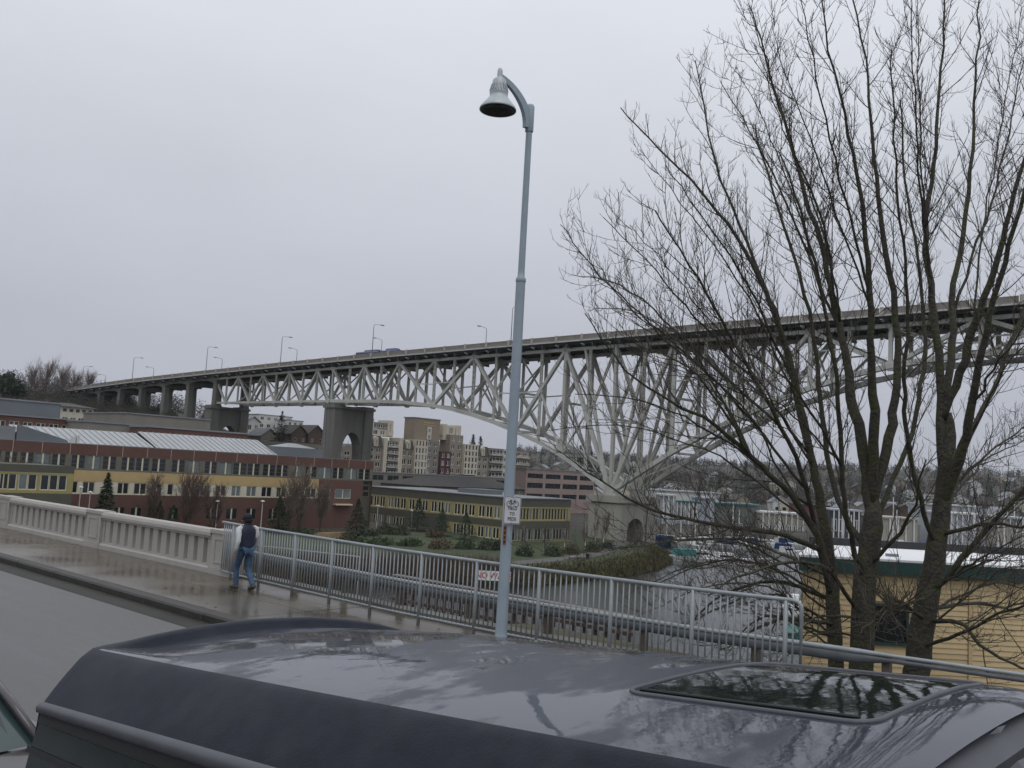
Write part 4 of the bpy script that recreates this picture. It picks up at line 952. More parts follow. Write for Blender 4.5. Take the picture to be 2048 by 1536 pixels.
class Tree:
    def __init__(s, org): s.o = org; s.tr = MB(); s.br = MB(); s.tw = MB()
    def loc(s, pts): return [q-s.o for q in pts]
    def spurs(s, pts, r, r0):
        for i in range(1, len(pts)):
            d = (pts[i]-pts[i-1]).normalized()
            for _ in range(2 if i == len(pts)-1 else 1):
                if r.random() < 0.75:
                    q = curve_branch(pts[i], side_dir(d, r.uniform(0.5,1.1), r, 0.35), r.uniform(0.03,0.11), 0.5, 0.12, 2, r); s.tw.tube(s.loc(q), [r0*0.75,r0*0.6,r0*0.55], 3, False)
    def twigs(s, pts, r, gap, lmin, lmax, r0, start=0.15):
        n = len(pts); acc = 0
        tot = sum((pts[i+1]-pts[i]).length for i in range(n-1)); nxt = tot*start
        for i in range(n-1):
            seg = pts[i+1]-pts[i]; L = seg.length
            while nxt < acc+L:
                k = (nxt-acc)/L; base = pts[i]+seg*k; d = seg.normalized()
                ln = r.uniform(lmin, lmax)*(1.1-0.5*nxt/tot)
                q = curve_branch(base, side_dir(d, r.uniform(0.55,1.05), r, 0.2), ln, 0.7, 0.16, 4 if ln > 0.25 else 3, r)
                s.tw.tube(s.loc(q), [r0*(1-0.45*j/(len(q)-1)) for j in range(len(q))], 3, False)
                s.spurs(q[1:], r, r0*0.7); nxt += gap*r.uniform(0.6,1.5)
            acc += L
    def minor(s, pts, r, gap, lmin, lmax, r0, start=0.1, upb=0.3):
        n = len(pts); acc = 0; tot = sum((pts[i+1]-pts[i]).length for i in range(n-1)); nxt = tot*start
        for i in range(n-1):
            seg = pts[i+1]-pts[i]; L = seg.length
            while nxt < acc+L:
                k = (nxt-acc)/L; base = pts[i]+seg*k; d = seg.normalized(); ln = r.uniform(lmin, lmax)*(1.15-0.6*nxt/tot)
                q = curve_branch(base, side_dir(d, r.uniform(0.5,1.15), r, upb*0.5), ln, 0.5, 0.14, 7, r)
                s.tw.tube(s.loc(q), [lerp(r0*0.9, 0.0032, j/7) for j in range(8)], 4, False)
                s.twigs(q, r, 0.21, 0.08, 0.36, 0.0050); nxt += gap*r.uniform(0.6,1.5)
            acc += L
    def limb(s, pts, rads, r, thick=False, major=0.42, children=True, start=0.22, upb=0.35):
        mb = s.tr if thick else s.br
        mb.tube(s.loc(pts), rads, 12 if thick else 7, True)
        if not children: return
        n = len(pts); acc = 0; tot = sum((pts[i+1]-pts[i]).length for i in range(n-1)); nxt = tot*start
        for i in range(n-1):
            seg = pts[i+1]-pts[i]; L = seg.length
            while nxt < acc+L:
                k = (nxt-acc)/L; base = pts[i]+seg*k; d = seg.normalized(); rr_ = lerp(rads[i], rads[i+1], k)
                ln = r.uniform(0.9,3.0)*(1.2-0.75*nxt/tot)
                q = curve_branch(base, side_dir(d, r.uniform(0.4,1.0), r, upb*0.45), ln, 0.5, 0.11, 9, r); r1 = min(rr_*0.5, 0.013)
                s.br.tube(s.loc(q), [lerp(r1, 0.004, j/9) for j in range(10)], 5, False)
                s.minor(q, r, 0.46, 0.25, 0.9, 0.0075); s.twigs(q, r, 0.32, 0.08, 0.3, 0.0050); nxt += major*r.uniform(0.6,1.5)
            acc += L
        s.minor(pts[int(n*0.2):], r, 0.40, 0.25, 0.9, 0.0065, 0.05); s.twigs(pts[int(n*0.45):], r, 0.26, 0.08, 0.32, 0.0052, 0.02)
    def finish(s, th):
        s.tr.build('trunk', bark, th, True); s.br.build('branches', bark, th, True)
        o = s.tw.build('twigs', twig_m, th, True); o['kind'] = 'stuff'
def pxpath(tr, y0, y1, r):
    n = len(tr); pts = []; rads = []
    for i, q in enumerate(tr):
        Y = lerp(y0, y1, i/(n-1)); pts.append(at(q[0], q[1], Y)); rads.append((q[2]*0.80 if q[2] > 12 else q[2]*0.68)*Y/F)
    sp = smooth_path(pts, 4); rr = []
    for i in range(len(sp)): k = i/4; j = min(int(k), n-2); rr.append(lerp(rads[j], rads[j+1], k-j))
    return sp, rr
def lim(tr): # tip-first pixel list -> base-first with radii
    tr = tr[::-1]; n = len(tr); return [(x, y, lerp(4.6, 1.1, i/(n-1))) for i, (x, y) in enumerate(tr)]
def foot(px, py, Y): 
    b = at(px, py, Y); u, v = uv(b); b.z = bank_z(u, v)-0.3; return b
def maple(label, base, Y, trunks, limbs, seed):
    r = random.Random(seed); fb = foot(base[0], base[1], Y); th = thing('maple_tree', label, 'tree', tuple(fb), 0, 'bare maples between the fence and the yellow building'); T_ = Tree(fb)
    skel = []
    def attach(sp, rr, tr, dy):                       # start exactly on the nearest stem already grown
        b0 = ray(tr[0][0], tr[0][1]).normalized(); best = min(skel, key=lambda q: (1-(q[0]-cam.location).normalized().dot(b0)))
        y0 = best[0].y; sp, rr = pxpath(tr, y0, y0+dy, r)
        sp[0] = best[0]
        for i_ in range(1, 6): sp[i_] = lerp(lerp(best[0], sp[6], i_/6), sp[i_], 0.35*i_/6)
        rr = [min(a, best[1]*0.85) for a in rr]; return sp, rr
    def wob(sp, a):
        return [sp[0]]+[q+Vector((r.gauss(0,a), r.gauss(0,a), r.gauss(0,a*0.6))) for q in sp[1:]]
    for k, (tr, dy) in enumerate(trunks):
        sp, rr = pxpath(tr, Y, Y+dy, r)
        if k: sp, rr = attach(sp, rr, tr, dy)
        sp = wob(sp, 0.012 if k == 0 else 0.02)
        skel += list(zip(sp[:int(len(sp)*0.8)], rr))
        if k == 0:
            if len(tr) < 7: rr[-1] *= 0.25; rr[-2] *= 0.6; rr[-3] *= 0.85
            sp = [fb, lerp(fb, sp[0], 0.5)]+sp; rr = [rr[0]*1.5, rr[0]*1.15]+rr
            T_.limb(sp, rr, r, True, children=len(tr) > 7, start=0.45)
        elif tr[0][2] > 9: T_.limb(sp, rr, r, True, start=0.35)
        else: T_.limb(sp, rr, r, False)
    for tr, dy in limbs:
        for rep in range(2):
            tq = lim(tr); jx, jy = r.uniform(-75,75), r.uniform(-75,75); n_ = len(tq)
            if rep: tq = [(x+jx*(i/(n_-1)), y+jy*(i/(n_-1))+(30 if i == 0 else 0)*rep, w*0.75) for i, (x, y, w) in enumerate(tq)]
            sp, rr = attach(None, None, tq, dy+(r.uniform(-3,3) if rep else 0)); T_.limb(wob(sp, 0.025), rr, r, False, start=0.15)
    T_.finish(th)
maple('leftmost mossy bare maple, leaning left beside the end of the picket fence', (1672,1345), 20.5,
  [([(1672,1335,19),(1668,1250,18),(1662,1150,16),(1650,1060,14),(1632,960,12),(1612,860,11),(1590,760,9),(1560,660,8),(1520,560,6.5),(1470,470,5),(1400,380,3.6),(1320,300,2.6),(1240,215,1.5)], 2.0),
   ([(1690,1190,10),(1655,1102,11),(1581,990,9),(1523,932,7.5),(1432,850,5.5),(1345,804,4),(1250,740,2.6),(1170,625,1.4)], -2.0),
   ([(1645,1110,9),(1614,1077,8),(1473,1055,6),(1324,1026,4),(1200,962,2.5),(1120,900,1.4)], -2.5),
   ([(1664,1240,7),(1600,1225,6),(1520,1255,4),(1440,1300,2)], -2.5), ([(1666,1200,7),(1610,1170,6),(1520,1165,4.5),(1430,1200,3),(1370,1260,1.8)], 2.0),
   ([(1660,1140,8),(1625,1010,7.5),(1575,880,6.5),(1510,760,5.5),(1445,640,4.5),(1380,530,3.2),(1310,420,2)], -3.0),
   ([(1635,950,9),(1597,808,8),(1560,655,6.5),(1531,580,5.5),(1480,450,4),(1430,320,3),(1390,120,1.5)], 3.0)],
  [([(1125,450),(1180,530),(1260,610),(1340,680),(1440,770),(1530,870),(1600,980)], 1.5), ([(1205,435),(1290,520),(1370,610),(1450,700),(1540,800),(1615,900)], -3),
   ([(1145,550),(1240,570),(1330,640),(1430,740),(1530,860)], 3), ([(1150,790),(1280,800),(1400,850),(1520,930),(1620,1010)], 0.5), 
   ([(1220,1100),(1330,1085),(1450,1075),(1560,1100),(1650,1140)], -3), ([(1290,1180),(1390,1135),(1480,1120),(1590,1150),(1660,1190)], 2.0),
   ([(1330,1280),(1420,1220),(1510,1190),(1600,1200),(1664,1240)], -2.5), ([(1450,1310),(1500,1250),(1570,1225),(1664,1270)], 1.0), ([(1260,690),(1350,720),(1440,790),(1520,880)], -1.5),
   ([(1330,330),(1400,430),(1480,540),(1550,680),(1592,770)], -2.5)], 21)
maple('middle mossy bare maple with thick upright trunk forking into three stems', (1722,1345), 20.0,
  [([(1722,1335,29),(1728,1200,28),(1740,1080,26),(1751,990,24)], 0.3),
   ([(1748,1010,15),(1728,900,14),(1705,800,12.5),(1690,700,11),(1665,600,9),(1640,480,7.5),(1600,360,6),(1565,230,4),(1520,80,2.4),(1500,10,1.5)], 2.0),
   ([(1752,1000,15),(1752,880,14),(1745,760,12),(1742,650,10),(1735,520,8),(1720,380,6),(1690,230,4),(1650,60,2.5),(1640,-60,1.5)], -1.5),
   ([(1757,1010,15),(1775,900,14),(1790,800,12),(1795,700,10),(1785,580,9),(1760,430,7),(1745,280,5),(1730,120,3),(1700,-40,2)], 1.0),
   ([(1730,1180,8),(1702,1090,8),(1690,1000,7.5),(1680,860,7),(1668,720,6),(1640,560,5),(1600,420,3.5),(1560,300,2)], -3.0),
   ([(1748,1050,8),(1805,930,7.5),(1838,800,7),(1850,680,6),(1835,520,4.5),(1810,360,3.5),(1800,200,2)], 3.0),
   ([(1726,1220,7),(1680,1150,6),(1600,1125,5),(1500,1145,3.5),(1420,1190,2)], -3.0), ([(1735,1130,7),(1790,1080,6),(1830,1010,4),(1850,920,2)], -2.0),
   ([(1730,1110,9),(1690,1050,9),(1660,940,8),(1640,800,7),(1625,660,6),(1590,520,5),(1545,380,3.5),(1510,250,2)], 3.5)],
  [([(1500,20),(1530,120),(1570,250),(1620,380),(1670,520),(1698,660)], -2.5), ([(1440,160),(1500,260),(1560,380),(1620,520),(1680,680)], 1.5), ([(1600,-30),(1625,120),(1660,280),(1700,440),(1738,600)], -3),
   ([(1560,1320),(1600,1260),(1660,1220),(1715,1240)], -2.0), ([(1480,700),(1550,740),(1630,820),(1700,920)], -3)], 22)
maple('rightmost mossy bare maple with the widest trunk in front of the yellow wall', (1832,1350), 19.5,
  [([(1832,1345,31),(1846,1240,29),(1864,1150,26),(1880,1040,22),(1893,930,20),(1901,825,18)], 0.3),
   ([(1900,840,14),(1882,720,12),(1862,600,10),(1852,470,8),(1868,330,6),(1880,180,4),(1888,20,2.5),(1890,-80,1.5)], 1.5),
   ([(1902,835,14),(1925,740,13),(1950,650,11),(1990,540,9),(2020,420,7),(2055,300,5),(2080,180,3)], -1.5),
   ([(1900,840,12),(1908,720,11),(1905,600,9),(1925,470,7),(1945,300,5),(1955,120,3),(1960,-40,1.5)], 2.5),
   ([(1892,1010,13),(1925,920,13),(1940,820,12),(1965,700,10),(2000,560,8),(2040,420,6),(2090,250,4)], -2.5),
   ([(1895,960,9),(1960,840,8),(2010,720,6.5),(2060,600,5),(2110,480,3)], 2.5), ([(1855,1220,6),(1930,1200,5),(2010,1215,3.5),(2080,1200,2)], 1.5), ([(1848,1285,6),(1920,1275,5),(2000,1225,3.5),(2070,1205,2)], -3.0), ([(1884,1080,7),(1960,1040,5.5),(2040,1055,4),(2110,1020,2)], -2.5), ([(1850,1230,6),(1805,1190,5),(1765,1215,3.5),(1720,1270,2)], -2.5),
   ([(1866,1190,9),(1930,1110,9),(1990,1040,7),(2060,970,5),(2150,900,3)], -2.0),
   ([(1850,1250,7),(1910,1225,6.5),(1960,1290,5),(2048,1335,3.5),(2120,1350,2)], -2.5),
   ([(1880,1100,8),(1840,1000,7),(1815,880,7),(1810,760,6),(1815,600,5),(1800,440,4),(1790,280,3),(1780,100,1.6)], -3.0)],
  [([(2060,60),(2030,200),(2000,340),(1960,480),(1930,620)], 2.5), ([(1820,-20),(1825,140),(1835,300),(1845,450),(1855,580)], -2), ([(2080,1190),(2000,1165),(1930,1180),(1870,1210)], 2.0),
   ([(2080,1060),(2010,1090),(1940,1130),(1880,1150)], -3), ([(2100,830),(2030,870),(1960,920),(1900,980)], 1.5), ([(2090,600),(2040,660),(1990,740),(1945,830)], -2), ([(1760,1250),(1790,1200),(1830,1190)], -2.5)], 23)

# ---- smaller plants
leaf_dark = M('conifer_green', (0.028,0.045,0.022), 0.85, 0.45, 1.2); leaf_hedge = M('hedge_green', (0.040,0.058,0.022), 0.85, 0.45, 0.9); leaf_brown = M('dead_fern_brown', (0.085,0.060,0.035), 0.9, 0.4, 0.8)
red_twig = M('reddish_twigs', (0.125,0.088,0.072), 0.9, 0.3, 0.5); pale_twig = M('pale_twigs', (0.17,0.14,0.11), 0.9, 0.3, 0.5); birch = M('birch_bark', (0.50,0.47,0.43), 0.8, 0.2, 3); leaf_moss = M('shore_brush', (0.075,0.068,0.026), 0.9, 0.4, 0.7)
def conifer_mesh(h, rad, n, r):
    mb = MB()
    for i in range(n):
        k = r.random()**0.75; z = h*(0.06+0.94*k); rr = rad*(1-k)**0.85*r.uniform(0.35,1.05)+0.02*h*(1-k); a = r.uniform(0,2*math.pi)
        c = Vector((rr*math.cos(a), rr*math.sin(a), z-rr*0.18)); o = Vector((math.cos(a), math.sin(a), -0.25)); s = h*0.045*r.uniform(0.5,1.3)*(1.15-0.6*k); tn = Vector((-o.y,o.x,r.uniform(-0.4,0.4)))
        mb.add([c-o*s*1.1, c+tn*s*0.55+Vector((0,0,-0.2*s)), c+o*s*1.3, c-tn*s*0.55+Vector((0,0,-0.2*s))], [(0,1,2),(0,2,3)])
    return mb
def conifer(label, pos, h, rad, n=700, mat=None, seed=1, group=None, name='conifer_tree', shape=1.0):
    r = random.Random(seed); th = thing(name, label, 'tree', tuple(pos), 0, group)
    MB().tube([(0,0,-0.5),(0,0,h*0.9)], [h*0.022,h*0.004], 6).build('trunk', twig_m, th); conifer_mesh(h, rad, n, r).build('crown', mat or leaf_dark, th); return th
def bush_mesh(rx, ry, rz, n, r, leaf=0.25):
    mb = MB()
    for i in range(n):
        d = rv(r); d.z = abs(d.z)*1.0; k = r.uniform(0.45,1.0)**0.5*(0.86+0.14*math.sin(d.x*5+d.y*4)+0.06*r.gauss(0,1)); c = Vector((d.x*rx*k, d.y*ry*k, d.z*rz*k))
        a = rv(r)*leaf*r.uniform(0.5,1.2); b = rv(r)*leaf*r.uniform(0.5,1.2); mb.add([c, c+a, c+a*0.5+b], [(0,1,2)])
    return mb
def bush(label, pos, rx, ry, rz, n=500, mat=None, seed=1, leaf=0.28, group='shrubs along the far bank', name='shrub', rot=ROT):
    r = random.Random(seed); th = thing(name, label, 'shrub', tuple(pos), rot, group)
    bush_mesh(rx, ry, rz, n, r, leaf).build('foliage', mat or leaf_hedge, th)
    mb = MB()
    for k in range(5): mb.tube([(0.1*k-0.2,0,-0.3),((k-2)*rx*0.2,0,rz*0.6)], [0.04,0.015], 4)
    mb.build('stems', twig_m, th); return th
def bare_tree(label, pos, h, spread, mat, tmat=None, seed=1, group=None, nb=26, twig=16, stems=1, thick=0.02, name='bare_tree', upright=0.5):
    r = random.Random(seed); th = thing(name, label, 'tree', tuple(pos), 0, group); tr = MB(); tw = MB(); Z = Vector((0,0,0))
    tips = []
    for s_ in range(stems):
        d = Vector((r.uniform(-1,1)*0.25*(stems > 1), r.uniform(-1,1)*0.25*(stems > 1), 1)); q = curve_branch(Vector((0,0,-0.4)), d, h*0.8, 0.2, 0.05, 8, r)
        tr.tube(q, [lerp(h*thick, h*0.003, j/8) for j in range(9)], 6)
        for i in range(nb):
            k = r.uniform(0.22,0.98); j = min(int(k*8), 7); b = lerp(q[j], q[j+1], k*8-j); dd = side_dir((q[j+1]-q[j]).normalized(), r.uniform(0.4,0.95), r, upright*0.4); L = spread*(1.15-k*0.75)*r.uniform(0.6,1.1)
            bq = curve_branch(b, dd, L, upright, 0.10, 5, r); tw.tube(bq, [lerp(h*0.006, h*0.0016, m_/5) for m_ in range(6)], 3, False)
            for _ in range(twig):
                m_ = r.randint(1,5); c = bq[m_]; tq = curve_branch(c, side_dir((bq[m_]-bq[m_-1]).normalized(), r.uniform(0.3,0.9), r, upright*0.5), L*r.uniform(0.15,0.42), upright, 0.15, 3, r); tw.tube(tq, [h*0.0017,h*0.0014,h*0.0011,h*0.0008], 3, False)
    tr.build('trunk', tmat or twig_m, th, True); o = tw.build('crown', mat, th); return th
def gpos(px, py, z=-10.8):
    b = gz(px, py, z)
    for _ in range(6): u, v = uv(b); b = gz(px, py, min(ground_z(u, v), 2.4))
    u, v = uv(b)
    if u > 137.5 and v < 119: u = 137.5; v = on_u(px, py, u)[0]
    if u > 116 and v > 119: u = min(u, 116.5 if v > 131 else 200); v = on_u(px, py, u)[0]
    return W(u, v, ground_z(u, v))
# ================================================================== BUILDINGS ACROSS THE CANAL
brickm, t, p = node_mat('red_brown_brick')
co = N('ShaderNodeTexCoord', t); sx_ = N('ShaderNodeSeparateXYZ', t); cb = N('ShaderNodeCombineXYZ', t); t.links.new(co.outputs['Object'], sx_.inputs[0]); t.links.new(sx_.outputs['X'], cb.inputs['X']); t.links.new(sx_.outputs['Z'], cb.inputs['Y'])
bt = N('ShaderNodeTexBrick', t); bt.inputs['Scale'].default_value = 1.0; bt.inputs['Brick Width'].default_value = 0.3; bt.inputs['Row Height'].default_value = 0.1; bt.inputs['Mortar Size'].default_value = 0.008
bt.inputs['Color1'].default_value = (0.135,0.066,0.050,1); bt.inputs['Color2'].default_value = (0.105,0.053,0.042,1); bt.inputs['Mortar'].default_value = (0.13,0.075,0.06,1); t.links.new(cb.outputs[0], bt.inputs['Vector'])
nn_ = N('ShaderNodeTexNoise', t); nn_.inputs['Scale'].default_value = 0.4; nn_.inputs['Detail'].default_value = 5; t.links.new(co.outputs['Object'], nn_.inputs['Vector'])
mm_ = N('ShaderNodeMapRange', t); mm_.inputs['To Min'].default_value = 0.8; mm_.inputs['To Max'].default_value = 1.25; t.links.new(nn_.outputs[0], mm_.inputs[0]); vmm = N('ShaderNodeVectorMath', t); vmm.operation = 'SCALE'
t.links.new(bt.outputs['Color'], vmm.inputs[0]); t.links.new(mm_.outputs[0], vmm.inputs['Scale']); t.links.new(vmm.outputs[0], p.inputs['Base Color']); p.inputs['Roughness'].default_value = 0.85
ochre = M('ochre_panel', (0.50,0.365,0.175), 0.8, 0.08, 0.5); olive = M('olive_metal_siding', (0.088,0.088,0.066), 0.6, 0.1, 0.5); olive_l = M('grey_olive_panel', (0.15,0.14,0.11), 0.7, 0.1, 0.5); yelp = M('mustard_panel', (0.33,0.28,0.11), 0.7, 0.1, 0.6)
creamp = M('cream_panel', (0.62,0.58,0.46), 0.7, 0.06, 0.6); greywall = M('slate_grey_metal_wall', (0.14,0.155,0.17), 0.6, 0.08, 0.4); roofgrey = M('grey_flat_roof', (0.22,0.23,0.24), 0.8, 0.15, 0.3); metalroof = M('pale_standing_seam_roof', (0.38,0.39,0.395), 0.5, 0.06, 0.3, metal=0.2)
concgrey = M('warm_grey_concrete', (0.23,0.215,0.185), 0.85, 0.1, 0.3, streak=True); tan = M('tan_stucco', (0.26,0.22,0.17), 0.85, 0.08, 0.4); tan2 = M('grey_tan_stucco', (0.20,0.185,0.155), 0.85, 0.08, 0.4); creams = M('cream_stucco', (0.52,0.47,0.37), 0.8, 0.06, 0.4)
dred = M('dark_red_cladding', (0.075,0.022,0.022), 0.8, 0.12, 0.5); darkroof = M('charcoal_shingle_roof', (0.062,0.058,0.054), 0.85, 0.2, 0.8); pink = M('dusty_pink_concrete', (0.31,0.235,0.215), 0.85, 0.08, 0.3); whitew = M('white_house_paint', (0.55,0.55,0.53), 0.8, 0.06, 0.4); brownw = M('brown_shingle_wall', (0.085,0.06,0.045), 0.85, 0.15, 0.8)
WM = {}
def window(parent, x, z, w, h, mull=1, fm=None, gm=None, y=0.14, rz=None, base=None, rows=0, fw=0.09, mm=None):
    fm = fm or cream; gm = gm or glass; key = (round(w,2), round(h,2), mull, rows, fm.name, gm.name, fw, mm.name if mm else '')
    if key not in WM:
        f = MB().box(0,w,-0.06,0.05,0,fw).box(0,w,-0.06,0.05,h-fw,h).box(0,fw,-0.06,0.05,fw,h-fw).box(w-fw,w,-0.06,0.05,fw,h-fw)
        mq = MB()
        for k in range(mull): c = w*(k+1)/(mull+1); (mq.box(c-0.13,c+0.13,-0.09,0.04,0.0,h) if mm else f.box(c-fw*0.8,c+fw*0.8,-0.05,0.04,fw,h-fw))
        for k in range(rows): c = h*(k+1)/(rows+1); f.box(fw,w-fw,-0.04,0.03,c-fw*0.3,c+fw*0.3)
        g = MB().box(fw*0.5,w-fw*0.5,0.0,0.02,fw*0.5,h-fw*0.5)
        fo_ = f.build('window', fm, parent); go_ = g.build('pane', gm, fo_); WM[key] = [fo_.data, go_.data]
        if mm: WM[key].append(mq.build('mullion', mm, fo_).data)
    else:
        fo_ = put('window', WM[key][0], parent); go_ = put('pane', WM[key][1], fo_)
        if mm: put('mullion', WM[key][2], fo_)
    fo_.location = (x, y, z) if base is None else base
    if rz is not None: fo_.rotation_euler = (0,0,rz)
    return fo_
def pick_glass(r): return glass if r.random() < 0.68 else glass_pale
r6 = random.Random(9)

# --- long brick office building
UB = 143.5
def bx(px): return on_u(px, 930, UB)[0]
v0 = bx(-40); v1 = bx(747)
bb = thing('brick_office_building', 'long red brick office building with ochre band, cream window frames and pale metal roof', 'building', W(UB, v0, 0), ROT)
Lb = v1-v0
def X(px): return bx(px)-v0
w3 = [(-25,0),(8,33),(39,66),(70,99),(103,130),(142,169),(172,201),(205,232),(243,269),(272,298),(304,331),(344,370),(375,400),(410,434),(439,465),(467,494),(496,520),(527,551),(554,577),(584,606),(612,634),(637,664),(667,688),(693,715),(719,741)]
w2 = [(148,160),(169,194),(217,228),(239,262),(272,297),(307,328),(339,351),(370,383),(400,425),(435,456),(467,486),(497,517),(527,548),(557,577),(587,607),(616,636),(647,665),(674,706)]
w1 = [(236,258),(270,292),(304,320),(345,365),(420,440),(460,482),(500,520),(545,562),(570,590)]
H3 = [(X(a),X(b),-0.1,1.95) for a, b in w3]; H2 = [(X(a),X(b),-3.85,-2.05) for a, b in w2]; H1 = [(X(a),X(b),-7.8,-5.9) for a, b in w1]
xo = X(640)
MB().holes(0,Lb,1.98,3.6,[]).build('parapet_wall', brickm, bb); MB().holes(0,Lb,-0.35,1.98,H3).build('window_band', olive_l, bb)
MB().holes(0,xo,-2.02,-0.35,[], -0.02).build('ochre_band', ochre, bb); MB().holes(0,xo,-3.95,-2.02,[h for h in H2 if h[1] < xo]).build('cream_band', creamp, bb)
MB().holes(xo,Lb-2.2,-3.95,-0.35,[h for h in H2 if h[0] > xo]).build('brick_panel', brickm, bb); MB().holes(0,Lb-2.2,-12,-3.95,H1).build('ground_storey_wall', brickm, bb)
MB().holes(Lb-2.2,Lb,-12,-0.35,[], 0.5).build('recess_wall', olive, bb)
MB().box(0.02,Lb-0.02,0.62,23.9,-12,3.45).build('core', olive_l, bb); MB().box(0.0,Lb,0.003,24.2,3.60,3.68).build('roof_cap', roofgrey, bb)
MB().box(Lb-0.003,Lb,0.0,24,-12,3.6).build('end_wall', brickm, bb)
MB().box(0,0.003,0.0,24,-12,3.6).build('end_wall', brickm, bb)
for k in range(18): MB().box(k*Lb/17.5,k*Lb/17.5+0.05,-0.012,0.0,1.99,3.59).build('panel_joint', cream, bb)
for h in H3: window(bb, h[0], h[2], h[1]-h[0], h[3]-h[2], 1, olive_l, pick_glass(r6), rows=2, fw=0.07, mm=cream)
for h in H2: window(bb, h[0], h[2], h[1]-h[0], h[3]-h[2], 1 if h[1]-h[0] > 1.4 else 0, cream, pick_glass(r6), fw=0.11)
for h in H1: window(bb, h[0], h[2], h[1]-h[0], h[3]-h[2], 1, olive_l, glass, fw=0.08, mm=cream)
for k in range(3): window(bb, Lb-2.0, -3.4+k*1.15, 1.6, 1.0, 0, olive_l, glass, y=0.45)
MB().box(X(672),X(705),-0.9,0.0,-5.1,-4.85).build('entrance_canopy', cream, bb)
# sawtooth metal roofs with seams
def seam_roof(xa, xb, y0, y1, z0, z1):
    rf = MB().prism_x([(y0,z0),(y1,z1),(y1,z1-0.15),(y0,z0-0.15)], xa, xb).build('metal_roof', metalroof, bb)
    n = int((xb-xa)/1.05); me = None
    for k in range(n):
        if me is None: o = MB().beam((0,y0,z0+0.06),(0,y1,z1+0.06),0.10,0.12).build('seam', M('seam_grey', (0.33,0.34,0.345), 0.5), rf); me = o.data  # seams a slightly darker grey than the roof sheet
        else: o = put('seam', me, rf)
        o.location = (xa+0.5+k*1.05,0,0)
    MB().prism_x([(y1,z1),(y1+0.3,z1),(y1+0.3,3.68),(y1,3.68)], xa, xb).build('clerestory_wall', greywall, rf)
    return rf
seam_roof(X(55),X(317),2.0,9.0,3.75,6.0); seam_roof(X(322),X(566),2.0,9.0,3.75,6.3)
MB().prism_y([(X(34),3.68),(X(140),3.68),(X(136),4.1),(X(34),6.0)], 1.3, 1.6).build('screen_wall', greywall, bb)
MB().box(X(-40),X(30),1.2,6,3.68,5.6).build('rooftop_unit', roofgrey, bb)
MB().box(X(566),X(664),3,9,3.68,5.3).build('rooftop_screen', greywall, bb)
MB().box(X(145),X(152),1.0,1.8,3.68,4.7).box(X(154),X(160),1.0,1.8,3.68,4.9).build('roof_vent', whitew, bb)
# --- olive wing at the left edge
UO = 128.0; vA = on_u(-30,950,UO)[0]; vB = on_u(148,950,UO)[0]
ow = thing('olive_wing', 'olive and mustard two storey office block at the left edge above the balustrade', 'building', W(UO, vA, 0), ROT)
LO = vB-vA; hs = []
xs_ = [on_u(q,950,UO)[0]-vA for q in (-24,-10,0,16,38,57,82,100,118)]
for a in xs_: hs.append((a, a+1.15, -2.8, -0.7))
MB().holes(0,LO,-0.5,0.5,[]).build('olive_band', olive, ow); MB().holes(0,LO,-3.2,-0.5,hs,-0.01).build('mustard_band', yelp, ow); MB().holes(0,LO,-12,-3.2,[]).build('olive_base', olive, ow)
MB().box(0,LO,0.35,14,-12,0.45).build('core', olive, ow); MB().add([(LO+0.01,0,-12),(LO+0.01,14,-12),(LO+0.01,14,0.5),(LO+0.01,0,0.5)],[(0,1,2,3)]).build('end_wall', olive, ow)
for h in hs: window(ow, h[0], h[2], 1.15, 2.1, 0, cream, pick_glass(r6), fw=0.13)
# --- olive building at the water
oc = thing('olive_office_building', 'two storey dark olive office building with mustard window bands beside the bridge pier', 'building', W(119.0,132.2,0), ROT)
LD, LT = 44.0, 18.0; RZ = -math.pi/2
rowA, rowB = (-6.1,-3.8), (-10.0,-7.8)
hA = []; k = 0; xq = 0.9
while xq < LD-2.4:
    hA.append((xq, xq+1.75, rowA[0], rowA[1])); xq += 2.05 if k % 3 != 2 else 2.75; k += 1
hB = [(a, b, rowB[0], rowB[1]) for a, b, _, _ in hA if not (14 < a < 26)]
def facex(name, mat, x0, x1, z0, z1, hs, d=0.0): 
    o = MB().holes(x0, x1, z0, z1, hs, d).build(name, mat, oc); o.location = (0, LD, 0); o.rotation_euler = (0,0,RZ); return o
facex('olive_band', olive, 0, LD, -3.6, -2.0, []); facex('mustard_band', yelp, 0, LD, -6.35, -3.6, hA, -0.01); facex('olive_band', olive, 0, LD, -7.65, -6.35, []); facex('mustard_band', yelp, 26.5, LD, -10.2, -7.65, [h for h in hB if h[0] > 26.4], -0.01); facex('olive_band', olive, 0, 26.5, -10.2, -7.65, [h for h in hB if h[0] <= 26.4]); facex('olive_base', olive, 0, LD, -13, -10.2, [])
for a, b, c, d in hA+hB: window(oc, 0, 0, b-a, d-c, 1, cream, pick_glass(r6), rz=RZ, base=(0.14, LD-a, c), fw=0.15)
hT = [(0.6+i*0.95, 0.6+i*0.95+0.75, rowA[0], rowA[1]) for i in range(18)]; hT = [h for h in hT if h[1] < LT-0.4]; hT2 = [(a, b, rowB[0], rowB[1]) for a, b, _, _ in hT]
MB().holes(0,LT,-3.6,-2.0,[]).build('olive_band', olive, oc); MB().holes(0,LT,-6.35,-3.6,hT,-0.01).build('mustard_band', yelp, oc); MB().holes(0,LT,-7.65,-6.35,[]).build('olive_band', olive, oc); MB().holes(0,LT,-10.2,-7.65,hT2).build('olive_band', olive, oc); MB().holes(0,LT,-13,-10.2,[],-0.01).build('mustard_base', yelp, oc)
for a, b, c, d in hT+hT2: window(oc, a, c, b-a, d-c, 0, cream, pick_glass(r6), fw=0.07)
